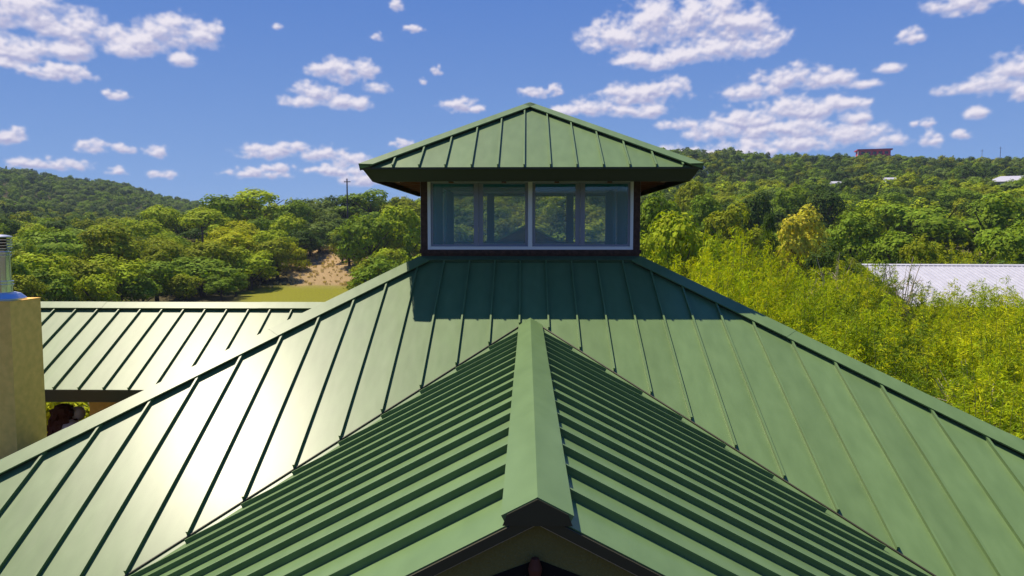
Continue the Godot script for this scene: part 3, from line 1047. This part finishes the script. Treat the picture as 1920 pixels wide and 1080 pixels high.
const ORDINAL := ["nearest", "second nearest", "third nearest", "fourth nearest", "fifth nearest", "sixth nearest", "seventh nearest", "eighth nearest", "ninth nearest", "tenth nearest", "eleventh nearest", "twelfth nearest", "thirteenth nearest", "fourteenth nearest", "fifteenth nearest", "sixteenth nearest", "seventeenth nearest", "eighteenth nearest", "nineteenth nearest", "twentieth nearest", "twenty-first nearest", "twenty-second nearest", "twenty-third nearest", "twenty-fourth nearest", "twenty-fifth nearest", "twenty-sixth nearest", "twenty-seventh nearest", "twenty-eighth nearest", "twenty-ninth nearest", "thirtieth nearest"]
var labelled := []     # [node, look, category, group, px, py]

func plant_tree(form: String, tone: String, at: Vector3, tall: float, wide: float, turn: float, variant: int) -> Node3D:
	var o := base(FORMS[form][0] if tone != "yellow" else "golden_tree", at, turn)
	o.scale = Vector3(wide / 6.4, tall / 6.9, wide / 6.4)
	put_mesh(trunks[form][variant % 2], "trunk", M.bark, o)
	put_mesh(crowns[form][variant % crowns[form].size()], "crown", M[tone + "_leaf"], o)
	var px := column_of(at.x, at.z)
	var d := Vector2(at.x, at.z).length()
	var py := 435.0 - FOCAL * (at.y + tall * 0.6) / (d * cos(atan2(at.x, -at.z)))
	labelled.append([o, "%s %s" % [TONES[tone], FORMS[form][1]], "tree", "trees in the valley and on the hillsides", px, py])
	return o

func finish_labels() -> void:
	var bins := {}
	for l in labelled:
		var best := 1e9
		var mark := ""
		for m in MARKS:
			var s := Vector2(l[4] - m[0], (l[5] - m[1]) * 1.6).length()
			if s < best:
				best = s
				mark = m[2]
		var key: String = l[1] + "|" + mark
		if not bins.has(key):
			bins[key] = []
		bins[key].append([best, l, mark])
	for key in bins:
		var list: Array = bins[key]
		list.sort_custom(func(a, b): return a[0] < b[0])
		for k in list.size():
			var l: Array = list[k][1]
			tag(l[0], "%s %s to %s" % [ORDINAL[mini(k, ORDINAL.size() - 1)], l[1], list[k][2]], l[2], l[3])

func make_trees() -> void:
	rng.seed = 11
	for f in FORMS:
		crowns[f] = []
		trunks[f] = []
		for k in 4:
			crowns[f].append(crown_mesh(f, 5600, 0.16 if f != "cedar" else 0.15))
		for k in 2:
			trunks[f].append(trunk_mesh(f))
	# the trees that the photograph shows largest: column, row of the top, distance, width in columns, tone, form
	var heroes := [
		[430, 425, 120, 150, "lime", "round"], [300, 428, 132, 125, "dark", "spreading"], [378, 474, 102, 160, "mid", "round"], [520, 440, 119, 100, "olive", "round"],
		[468, 462, 112, 115, "bright", "round"], [690, 392, 118, 130, "mid", "round"], [755, 374, 122, 125, "bright", "round"], [655, 425, 128, 80, "dark", "round"],
		[215, 416, 112, 140, "olive", "round"], [120, 408, 126, 150, "mid", "spreading"], [62, 462, 84, 150, "bright", "round"], [148, 474, 88, 140, "olive", "round"], [222, 476, 90, 135, "bright", "round"],
		[292, 482, 96, 120, "mid", "round"], [20, 470, 80, 100, "mid", "round"], [330, 505, 98, 70, "bright", "round"], [95, 502, 80, 95, "mid", "round"], [180, 506, 83, 95, "bright", "round"], [262, 510, 89, 85, "mid", "round"], [345, 510, 93, 80, "olive", "round"], [412, 515, 97, 70, "mid", "round"], [30, 505, 77, 95, "olive", "round"], [500, 505, 116, 60, "mid", "round"], [440, 505, 103, 70, "mid", "round"],
		[485, 350, 180, 150, "bright", "spreading"], [420, 358, 172, 110, "mid", "round"], [600, 365, 178, 110, "grey", "round"], [560, 372, 170, 90, "mid", "round"], [700, 352, 176, 130, "mid", "spreading"], [645, 360, 182, 90, "dark", "round"], [760, 362, 170, 90, "olive", "round"],
		[555, 462, 130, 62, "mid", "round"], [580, 440, 146, 85, "dark", "round"], [655, 450, 142, 70, "dark", "round"], [628, 428, 150, 80, "mid", "round"], [490, 470, 118, 80, "mid", "round"], [540, 400, 150, 90, "bright", "round"], [600, 410, 152, 90, "grey", "round"], [385, 385, 160, 110, "bright", "round"], [300, 380, 165, 90, "bright", "round"],
		[1503, 385, 76, 125, "yellow", "round"], [1262, 372, 52, 165, "bright", "round"], [1340, 425, 50, 110, "bright", "round"], [1235, 345, 75, 120, "mid", "round"], [1375, 372, 82, 120, "olive", "spreading"],
		[1440, 400, 68, 70, "dark", "cedar"], [1330, 350, 100, 95, "mid", "round"], [1420, 350, 115, 90, "dark", "round"], [1600, 388, 88, 130, "mid", "round"], [1740, 352, 112, 180, "mid", "spreading"], [1650, 362, 118, 110, "bright", "round"],
		[1850, 352, 105, 150, "mid", "spreading"], [1560, 455, 62, 120, "dark", "round"], [1680, 420, 74, 130, "mid", "round"], [1800, 425, 70, 150, "dark", "spreading"], [1900, 405, 76, 130, "mid", "round"], [1740, 440, 66, 110, "olive", "round"],
		[1215, 420, 42, 90, "bright", "round"], [1290, 330, 130, 90, "olive", "round"], [1540, 345, 140, 90, "dark", "round"], [1480, 345, 150, 90, "mid", "round"],
	]
	var stood := []
	var n := 0
	for h in heroes:
		var at := spot(h[0], h[2])
		var tall: float = maxf(height_seen(h[0], h[1], h[2]) - at.y, 2.5)
		var wide: float = h[3] * h[2] / FOCAL
		plant_tree(h[5], h[4], at, tall * 1.03, wide, rng.randf() * TAU, n)
		stood.append([Vector2(at.x, at.z), wide * 0.5])
		n += 1
	# the wood between and behind them
	var rest := []
	var d := 58.0
	while d < 690.0:
		var step := 5.2 if d < 130.0 else 5.8 if d < 260.0 else 6.6
		var az := deg_to_rad(-41.0) + rng.randf() * 0.03
		while az < deg_to_rad(41.0):
			az += step / d * rng.randf_range(0.8, 1.2)
			var dd := d + rng.randf_range(-0.5, 0.5) * step
			var px := 960.0 + FOCAL * tan(az + YAW)
			if px > 480.0 and d > 460.0 or px < 480.0 and px > 250.0 and d > 230.0 and d < 370.0:
				continue
			if px < 760.0 and px > -300.0 and dd < 76.0 or px < 470.0 and px > 0.0 and dd < 101.0:
				continue
			if px > 425.0 and px < 680.0 and dd < 114.0 or px > 556.0 and px < 648.0 and dd < 136.0:
				continue
			if px > 1560.0 and dd < 61.0:
				continue
			var at := spot(px, dd)
			var p2 := Vector2(at.x, at.z)
			var ok := true
			for s in stood:
				if p2.distance_to(s[0]) < s[1] * 0.85 + 1.4:
					ok = false
					break
			if not ok:
				continue
			var patch := ground_noise.get_noise_2d(at.x * 0.9 + 300.0, at.z * 0.9)
			var roll := rng.randf() + patch * 0.55
			var tone := "dark" if roll < 0.22 else "mid" if roll < 0.52 else "olive" if roll < 0.70 else "grey" if roll < 0.80 else "bright"
			if px < 560.0 and d < 150.0 and rng.randf() < 0.55:
				tone = ["bright", "bright", "lime", "olive", "mid"][rng.randi() % 5]
			if d > 380.0 and px < 480.0:
				tone = "grey" if roll < 0.35 else "dark" if roll < 0.55 else "mid"
			elif d > 250.0:
				tone = "dark" if roll < 0.38 else "mid" if roll < 0.66 else "grey" if roll < 0.82 else "olive"
			var form := "cedar" if rng.randf() < (0.14 if d < 200.0 else 0.10) else "spreading" if rng.randf() < 0.35 else "round"
			var tall := rng.randf_range(4.2, 7.6) * (0.86 if d < 110.0 else 1.0)
			if px > 1560.0 and d < 105.0: tall *= 0.8
			if d > 250.0: tall = rng.randf_range(3.6, 6.8)
			var wide := tall * (rng.randf_range(0.55, 0.72) if form == "cedar" else rng.randf_range(0.92, 1.3))
			rest.append([dd, px, form, tone, at, tall, wide])
		d += step * 0.92
	rest.sort_custom(func(a, b): return a[5] / a[0] > b[5] / b[0])
	var many := {}
	var single := 0
	for r in rest:
		var seen: bool = r[1] > -40.0 and r[1] < 1960.0 and (r[1] < 800.0 or r[1] > 1190.0) and r[0] < 330.0
		if seen and single < 235:
			plant_tree(r[2], r[3], r[4], r[5], r[6], rng.randf() * TAU, single)
			single += 1
		else:
			var key: String = "%s/%s/%d" % [r[2], r[3], rng.randi() % 3]
			if not many.has(key): many[key] = []
			many[key].append(Transform3D(Basis(Vector3.UP, rng.randf() * TAU).scaled(Vector3(r[6] / 6.4, r[5] / 6.9, r[6] / 6.4)), r[4]))
	var wood := base("distant_woodland")
	tag(wood, "far wooded hillsides of small oaks and cedars reading as one mass", "", "", "stuff")
	var far := {}
	for f in FORMS:
		far[f] = []
		for k in 3:
			far[f].append(crown_mesh(f, 1300, 0.30))
	for key in many:
		var bits: PackedStringArray = key.split("/")
		var mm := MultiMesh.new()
		mm.transform_format = MultiMesh.TRANSFORM_3D
		mm.mesh = far[bits[0]][int(bits[2])]
		mm.instance_count = many[key].size()
		for k in many[key].size():
			mm.set_instance_transform(k, many[key][k])
		var o := MultiMeshInstance3D.new()
		o.multimesh = mm
		o.material_override = M[bits[1] + "_leaf"]
		o.name = "woodland"
		o.set_meta("kind", "stuff")
		wood.add_child(o, true)
	# dry tufts on the clearing and the lawn's edge
	var tuft := mb()
	for k in 26:
		var an := rng.randf() * TAU
		var dir := Vector3(cos(an) * 0.5, 1.0, sin(an) * 0.5).normalized()
		leaf(tuft, dir * 0.18 + rand_dir() * Vector3(0.16, 0.02, 0.16), rand_dir(), dir, 0.22, 0.03, Color(1, 1, 1) * rng.randf_range(0.7, 1.1))
	var tufts := MultiMesh.new()
	tufts.transform_format = MultiMesh.TRANSFORM_3D
	tufts.mesh = tuft.commit()
	tufts.instance_count = 700
	for k in 700:
		var at := spot(rng.randf_range(430.0, 690.0), 111.0 + 48.0 * pow(rng.randf(), 0.8))
		var sc := rng.randf_range(0.4, 1.5)
		tufts.set_instance_transform(k, Transform3D(Basis(Vector3.UP, rng.randf() * TAU).scaled(Vector3(sc, sc, sc)), at))
	var grass := MultiMeshInstance3D.new()
	grass.multimesh = tufts
	grass.material_override = M.dry_grass
	grass.name = "dry_grass"
	add_child(grass)
	tag(grass, "dry straw-coloured grass tufts on the clearing and lawn", "", "", "stuff")
	print("trees ", n + single, " wood ", rest.size() - single)

func make_bamboo() -> void:
	rng.seed = 23
	var kinds := []
	for k in 4:
		kinds.append(bamboo_mesh(38))
	# column, distance, row of the top
	var rows := [
		[1315, 27, 470], [1365, 29, 452], [1425, 31, 448], [1480, 33, 470], [1530, 34, 495], [1300, 25, 500],
		[1340, 25, 530], [1400, 26.5, 510], [1460, 27.5, 510], [1520, 28.5, 512], [1580, 30, 508], [1640, 32, 520], [1700, 33, 545], [1760, 34, 550], [1820, 34, 556], [1880, 33, 560], [1940, 32, 560],
		[1420, 25, 560], [1490, 25.5, 560], [1555, 26, 560], [1620, 26.5, 555], [1690, 27, 560], [1755, 28, 570], [1815, 28, 585], [1880, 27, 585], [1945, 26, 590],
		[1500, 25, 610], [1570, 25, 610], [1640, 24.5, 605], [1705, 24, 610], [1770, 23.5, 620], [1835, 23, 640], [1900, 22.5, 630], [1960, 22, 630],
		[1660, 23, 660], [1725, 22, 665], [1795, 21, 690], [1860, 20.5, 690], [1925, 20, 680], [1990, 19.5, 690],
		[1800, 19.8, 740], [1870, 19.0, 740], [1935, 18.5, 740], [1610, 37, 500], [1560, 38, 492], [1990, 30, 560], [2040, 24, 600],
		[1560, 42, 480], [1490, 41, 470], [1592, 44, 490], [1612, 43, 497], [1598, 40, 506], [1628, 41, 512], [1655, 42, 516], [1690, 41, 514], [1725, 42, 526], [1765, 41, 530], [1800, 42, 538], [1840, 41, 530], [1880, 42, 540], [1925, 41, 542], [1965, 42, 542],
		[1335, 33, 447], [1390, 35, 440], [1300, 30, 474], [1445, 37, 446], [1275, 27, 497], [1700, 57, 462], [1790, 58, 470], [1880, 58, 462],
	]
	var n := 0
	for r in rows:
		var at := spot(r[0], r[1])
		var tall: float = maxf(height_seen(r[0], r[2] - (20.0 if r[1] > 38 and r[1] < 44 and r[0] > 1590 else 10.0 if r[1] > 30 and r[0] > 1650 else 0.0), r[1]) - at.y, 2.6)
		var o := base("bamboo_clump", at, rng.randf() * TAU)
		var w := rng.randf_range(0.66, 1.0)
		o.scale = Vector3(w, tall / 6.3 * rng.randf_range(0.92, 1.14), w)
		put_mesh(kinds[n % 4][1], "culms", M.bamboo_culm, o)
		var hue: int = [0, 1, 0, 2, 1, 0, 3, 0, 2, 1, 3][n % 11] if not (r[0] > 1690 and r[0] < 1805 and r[2] > 650 or r[0] == 1490 and r[2] == 560) else 3
		put_mesh(kinds[n % 4][0], "foliage", M[["bamboo_leaf", "bamboo_leaf_lime", "bamboo_leaf_green", "bamboo_leaf_deep"][hue]], o)
		labelled.append([o, "%s feathery bamboo clump" % ["yellow-green", "lime green", "fresh green", "deep green"][hue], "bamboo", "bamboo clumps beside the house", r[0], r[2] + 20.0])
		n += 1
	# leafless shrubs standing out of the thicket
	for b in [[1490, 40, 470, "leafless pale shrub with arching twigs beside the bamboo, below the yellow-leaved tree"], [1565, 43, 455, "leafless pale shrub with tall arching twigs before the end of the white metal roof"], [1690, 42, 450, "leafless pale shrub with arching twigs before the middle of the white metal roof"], [1640, 45, 462, "smaller leafless pale shrub at the corner of the white metal roof"], [1852, 22.5, 660, "leafless tan shrub deep between the bamboo clumps nearest the hip"]]:
		var at := spot(b[0], b[1])
		var tall: float = height_seen(b[0], b[2], b[1]) - at.y
		var o := base("bare_shrub", at)
		tag(o, b[3], "shrub", "bare shrubs in the thicket")
		for k in 16:
			var a := rng.randf() * TAU
			var lean := Vector3(cos(a), 0, sin(a)) * rng.randf_range(0.3, 1.6)
			var pts := []
			var h := tall * rng.randf_range(0.75, 1.03)
			for j in 6:
				var t := j / 5.0
				pts.append(Vector3(0, h * (t - 0.12 * t * t * t * lean.length()), 0) + lean * t * t + rand_dir() * 0.05)
			var st := mb()
			tube(st, pts, [0.040, 0.038, 0.034, 0.028, 0.020, 0.008], 5)
			for q in 6:
				var i := rng.randi_range(2, 4)
				var e: Vector3 = pts[i] + rand_dir() * Vector3(0.7, 0.5, 0.7) + Vector3.UP * 0.25
				tube(st, [pts[i], pts[i].lerp(e, 0.5) + Vector3.UP * 0.08, e], [0.020, 0.015, 0.006], 4)
			put(st, "branch", M.dead_twig, o)

# ------------------------------------------------------------------ other buildings and things
func make_far_things() -> void:
	var st: SurfaceTool
	# long metal-roofed building behind the bamboo
	var o := base("metal_roofed_building", Vector3(0, 0, 0))
	tag(o, "long low building with a white ribbed metal roof behind the bamboo", "building")
	var a := spot(1618, 50.5)
	var y0 := -2.02
	var slope := 0.26
	var t := Transform3D(Basis(Vector3.UP, deg_to_rad(-4.0)), Vector3(a.x, y0, a.z)) * Transform3D(Basis(Vector3.RIGHT, slope), Vector3.ZERO)
	for k in 24:
		st = mb()
		box(st, t, Vector3(k * 0.8, -0.02, 0.0), Vector3(k * 0.8 + 0.797, 0.0, 7.2))
		for j in 3:
			box(st, t, Vector3(k * 0.8 + 0.02 + j * 0.26, 0.0005, 0.0), Vector3(k * 0.8 + 0.06 + j * 0.26, 0.035, 7.2))
		put(st, "roof_sheet", M.white_metal_roof, o)
	st = mb()
	box(st, t, Vector3(-0.05, 0.037, -0.12), Vector3(19.25, 0.05, 0.16))
	put(st, "ridge_flashing", M.white_metal_roof, o)
	var wt := Transform3D(Basis(Vector3.UP, deg_to_rad(-4.0)), Vector3(a.x, 0, a.z))
	st = mb()
	prism(st, PackedVector2Array([Vector2(-0.0, -8.6), Vector2(6.6, -8.6), Vector2(6.6, y0 - 6.6 * tan(slope) - 0.06), Vector2(0.0, y0 - 0.06)]), wt * Transform3D(Basis(Vector3(0, 0, 1), Vector3(1, 0, 0), Vector3.UP), Vector3.ZERO), 0.25, 18.9)
	put(st, "wall", M.shed_wall, o)
	st = mb()
	var vp := t * Vector3(9.6, 0, 0.8)
	lathe(st, vp, [[0.05, -0.05], [0.05, 0.32], [0.09, 0.33], [0.09, 0.42], [0.0, 0.45]], 12)
	put(st, "vent_pipe", M.pole_wood, o)
	# red house on the hilltop
	var r := spot(1630, 425)
	o = base("red_house", Vector3(r.x, 0, r.z), deg_to_rad(-14.0))
	tag(o, "red flat-topped house on the crest of the wooded hill", "house")
	var top := height_seen(1630, 283, 425)
	var low := r.y - 3.0
	st = mb()
	wbox(st, Vector3(-7.5, low, -4), Vector3(7.3, top - 0.6, 4))
	put(st, "wall", M.red_paint, o)
	st = mb()
	wbox(st, Vector3(-8.2, top - 0.598, -4.8), Vector3(8.1, top, 4.9))
	put(st, "roof", M.red_roof, o)
	st = mb()
	wbox(st, Vector3(-7.9, low, 3.6), Vector3(-7.502, top - 0.9, 4.2))
	put(st, "corner_board", M.white_paint, o)
	for k in 5:
		st = mb()
		wbox(st, Vector3(-6.3 + k * 2.7, top - 2.6, 3.98), Vector3(-4.6 + k * 2.7, top - 1.2, 4.05))
		put(st, "window", M.dark_glass, o)
	st = mb()
	wbox(st, Vector3(-1.0, top - 3.6, 4.2), Vector3(7.3, top - 3.4, 6.2))
	put(st, "balcony", M.red_roof, o)
	# white-roofed house
	r = spot(1893, 255)
	o = base("white_roofed_house", Vector3(r.x, 0, r.z), deg_to_rad(-24.0))
	tag(o, "pale house with a low white hipped roof among hillside trees", "house")
	top = height_seen(1893, 331, 255)
	st = mb()
	wbox(st, Vector3(-6.2, r.y - 2, -3), Vector3(6.2, top - 1.75, 3))
	put(st, "wall", M.white_paint, o)
	st = mb()
	var q := [Vector3(-7, top - 1.7, 3.8), Vector3(7, top - 1.7, 3.8), Vector3(7, top - 1.7, -3.8), Vector3(-7, top - 1.7, -3.8), Vector3(-3.2, top, 0), Vector3(3.2, top, 0)]
	quad(st, q[0], q[1], q[5], q[4], Vector3(0, 1, 1))
	quad(st, q[2], q[3], q[4], q[5], Vector3(0, 1, -1))
	tri(st, q[1], q[2], q[5], Vector3(1, 1, 0))
	tri(st, q[3], q[0], q[4], Vector3(-1, 1, 0))
	quad(st, q[0], q[1], q[2], q[3], Vector3.DOWN)
	put(st, "roof", M.white_metal_roof, o)
	for k in 4:
		st = mb()
		wbox(st, Vector3(-5.2 + k * 2.9, top - 3.2, 2.98), Vector3(-3.6 + k * 2.9, top - 2.1, 3.05))
		put(st, "window", M.dark_glass, o)
	# A-frame house beside the cupola's eave
	r = spot(1314, 300)
	o = base("a_frame_house", Vector3(r.x, 0, r.z), deg_to_rad(-10.0))
	tag(o, "small blue-glazed A-frame house on the hillside just past the cupola eave", "house")
	top = height_seen(1314, 311, 300)
	var gt := Transform3D(Basis(Vector3.RIGHT, Vector3(0, 0, 1), Vector3.UP), Vector3.ZERO)
	st = mb()
	prism(st, PackedVector2Array([Vector2(-3.3, top - 5.6), Vector2(3.3, top - 5.6), Vector2(0, top - 0.2)]), gt, -7.0, 0.0)
	put(st, "gable_glazing", M.blue_glass, o)
	for s: float in [-1.0, 1.0]:
		st = mb()
		prism(st, PackedVector2Array([Vector2(s * 3.35, top - 5.6), Vector2(s * 3.85, top - 5.6), Vector2(0, top + 0.35), Vector2(0, top - 0.15)]), gt, -7.2, 0.3)
		put(st, "roof_slope", M.white_paint, o)
	for s: float in [-1.1, 1.1]:
		st = mb()
		prism(st, PackedVector2Array([Vector2(s - 0.08, top - 5.6), Vector2(s + 0.08, top - 5.6), Vector2(s + 0.08, top - 2.1), Vector2(s - 0.08, top - 2.1)]), gt, 0.002, 0.1)
		put(st, "mullion", M.white_paint, o)
	# small pale outbuildings on the hillside and in the valley
	for s in [[1566, 240, 341, 3.4, "small pale-roofed shed among the hillside trees above the yellow-leaved tree"], [1663, 260, 334, 3.0, "small white shed among the hillside trees below the red house"], [321, 109, 528, 3.2, "small white shed between trunks beside the lawn"]]:
		r = spot(s[0], s[1])
		o = base("shed", Vector3(r.x, 0, r.z), -atan2(r.x, -r.z) + 0.3)
		tag(o, s[4], "shed")
		top = height_seen(s[0], s[2], s[1])
		var hw: float = s[3] / 2
		st = mb()
		wbox(st, Vector3(-hw, r.y - 1.0, -1.2), Vector3(hw, top - 0.7, 1.2))
		put(st, "wall", M.white_paint, o)
		st = mb()
		var sl := Transform3D(Basis(Vector3(0, 0, 1), Vector3.UP, Vector3(1, 0, 0)), Vector3.ZERO)
		prism(st, PackedVector2Array([Vector2(-1.5, top - 0.68), Vector2(1.5, top - 0.68), Vector2(0, top)]), Transform3D(Basis(Vector3(0, 0, 1), Vector3(1, 0, 0), Vector3.UP), Vector3.ZERO), -hw - 0.2, hw + 0.2)
		put(st, "roof", M.white_metal_roof, o)
		st = mb()
		wbox(st, Vector3(-0.45, r.y, 1.198), Vector3(0.45, top - 0.95, 1.24))
		put(st, "door", M.grey_sash_paint, o)
	# utility poles and a mast
	for p in [[653, 165, 336, "wooden utility pole rising over the skyline trees beside the cupola eave"], [381, 121, 430, "dark wooden utility pole beside the golden-green tree"]]:
		r = spot(p[0], p[1])
		top = height_seen(p[0], p[2], p[1])
		o = base("utility_pole", r)
		tag(o, p[3], "pole", "utility poles in the valley")
		st = mb()
		tube(st, [Vector3(0, -0.5, 0), Vector3(0, (top - r.y) * 0.5, 0), Vector3(0, top - r.y, 0)], [0.19, 0.17, 0.13], 9)
		put(st, "post", M.pole_wood, o)
		st = mb()
		wbox(st, Vector3(-0.7, top - r.y - 0.75, -0.22), Vector3(0.7, top - r.y - 0.6, -0.12))
		put(st, "cross_arm", M.pole_wood, o)
		for k in 3:
			st = mb()
			lathe(st, Vector3(-0.6 + k * 0.6, top - r.y - 0.598, -0.17), [[0.05, 0], [0.06, 0.06], [0.03, 0.12], [0.0, 0.13]], 8)
			put(st, "insulator", M.grey_trim, o)
	for p in [[1866, 415, 277, "slim dark antenna mast on the hill crest, taller than its neighbour"], [1832, 420, 282, "short pale antenna mast on the hill crest, near the taller one"]]:
		r = spot(p[0], p[1])
		top = height_seen(p[0], p[2], p[1])
		o = base("antenna_mast", r)
		tag(o, p[3], "antenna")
		st = mb()
		tube(st, [Vector3(0, -0.5, 0), Vector3(0, top - r.y, 0)], [0.16, 0.08], 6)
		put(st, "mast", M.pole_wood if p[0] > 1850 else M.grey_trim, o)
		st = mb()
		wbox(st, Vector3(-0.7, top - r.y - 0.8, -0.05), Vector3(0.7, top - r.y - 0.7, 0.05))
		put(st, "cross_arm", M.pole_wood, o)
	# carved post and globe lamp seen under the wing's eave
	var cz := 12.9
	o = base("carved_wooden_post", Vector3(-0.639 * cz, -8.0, -cz))
	tag(o, "dark red-brown carved wooden post with knobbly top below the wing's eave", "carving")
	rng.seed = 5
	st = mb()
	lathe(st, Vector3.ZERO, [[0.20, -0.3], [0.22, 2.5], [0.24, 4.2], [0.22, 4.55], [0.15, 4.72], [0.17, 4.80], [0.12, 4.93], [0.0, 4.97]], 16)
	put(st, "shaft", M.carved_wood, o)
	for k in 46:
		st = mb()
		var ang := k * 2.399
		var y := 3.9 + k * 0.0215
		var rr := 0.235 if y < 4.5 else lerpf(0.22, 0.13, (y - 4.5) / 0.45)
		var b := Basis(Vector3.UP, -ang) * Basis(Vector3(0, 0, 1), rng.randf_range(-0.3, 0.6))
		box(st, Transform3D(b, Vector3(cos(ang) * rr, y, sin(ang) * rr)), Vector3(-0.03, -0.06, -0.045), Vector3(0.035, 0.05, 0.045))
		put(st, "carved_scale", M.carved_wood, o)
	o = base("globe_lamp", Vector3(-8.14, -8.0, -13.0))
	tag(o, "unlit lamp post with two pale round globes beside the carved post", "lamp")
	st = mb()
	tube(st, [Vector3(0.05, -0.3, 0), Vector3(0.05, 4.0, 0), Vector3(0.05, 4.62, 0)], [0.05, 0.04, 0.035], 10)
	put(st, "post", M.pole_wood, o)
	for g in [[Vector3(0.03, 4.50, 0.12), 0.19], [Vector3(0.07, 4.75, -0.05), 0.13]]:
		st = mb()
		var prof := []
		for k in 13:
			var an := -PI / 2 + PI * k / 12.0
			prof.append([cos(an) * g[1], sin(an) * g[1]])
		lathe(st, g[0], prof, 24)
		put(st, "globe", M.frosted_globe, o)
	# sunlit shrubs beyond the breezeway
	for k in 4:
		var at := Vector3(-12.5 - k * 2.1, -8.0, -19.5 - k * 0.6)
		var sh := base("garden_shrub", at, k * 1.3)
		sh.scale = Vector3(0.55, 0.62, 0.55)
		put_mesh(crowns["round"][k], "foliage", M.lime_leaf, sh)
		put_mesh(trunks["round"][k % 2], "stem", M.bark, sh)
		tag(sh, ["yellow-green rounded shrub seen through the breezeway beside the carved post", "yellow-green rounded shrub second along behind the wing's breezeway", "yellow-green rounded shrub third along behind the wing's breezeway", "yellow-green rounded shrub last along behind the wing's breezeway"][k], "shrub", "shrubs behind the wing")

func _ready() -> void:
	# ---- camera
	var cam := Camera3D.new()
	cam.name = "camera"
	cam.fov = rad_to_deg(2.0 * atan(540.0 / FOCAL))
	cam.rotation = Vector3(deg_to_rad(-4.29), deg_to_rad(1.15), 0)
	cam.near = 0.1
	cam.far = 6000.0
	add_child(cam)
	# ---- sky, air and exposure
	var env := Environment.new()
	env.background_mode = Environment.BG_SKY
	env.sky = Sky.new()
	env.sky.sky_material = make_sky()
	env.background_energy_multiplier = 1.0
	env.tonemap_mode = Environment.TONE_MAPPER_LINEAR
	env.tonemap_exposure = 1.5
	env.fog_enabled = true
	env.fog_density = 0.00018
	env.fog_light_color = Color(0.80, 0.87, 1.0)
	env.sdfgi_enabled = true
	env.ssao_enabled = true
	env.ssil_enabled = true
	var we := WorldEnvironment.new()
	we.name = "world"
	we.environment = env
	add_child(we)
	# ---- sun
	var sun := DirectionalLight3D.new()
	sun.name = "sun"
	sun.light_energy = 1.6
	sun.light_color = Color(1.0, 0.94, 0.86)
	sun.light_angular_distance = 0.5
	sun.shadow_enabled = true
	add_child(sun)
	sun.look_at_from_position(SUN * 50.0, Vector3.ZERO, Vector3.UP)
	# ---- the place
	make_materials()
	make_ground()
	make_house()
	make_trees()
	make_bamboo()
	make_far_things()
	finish_labels()
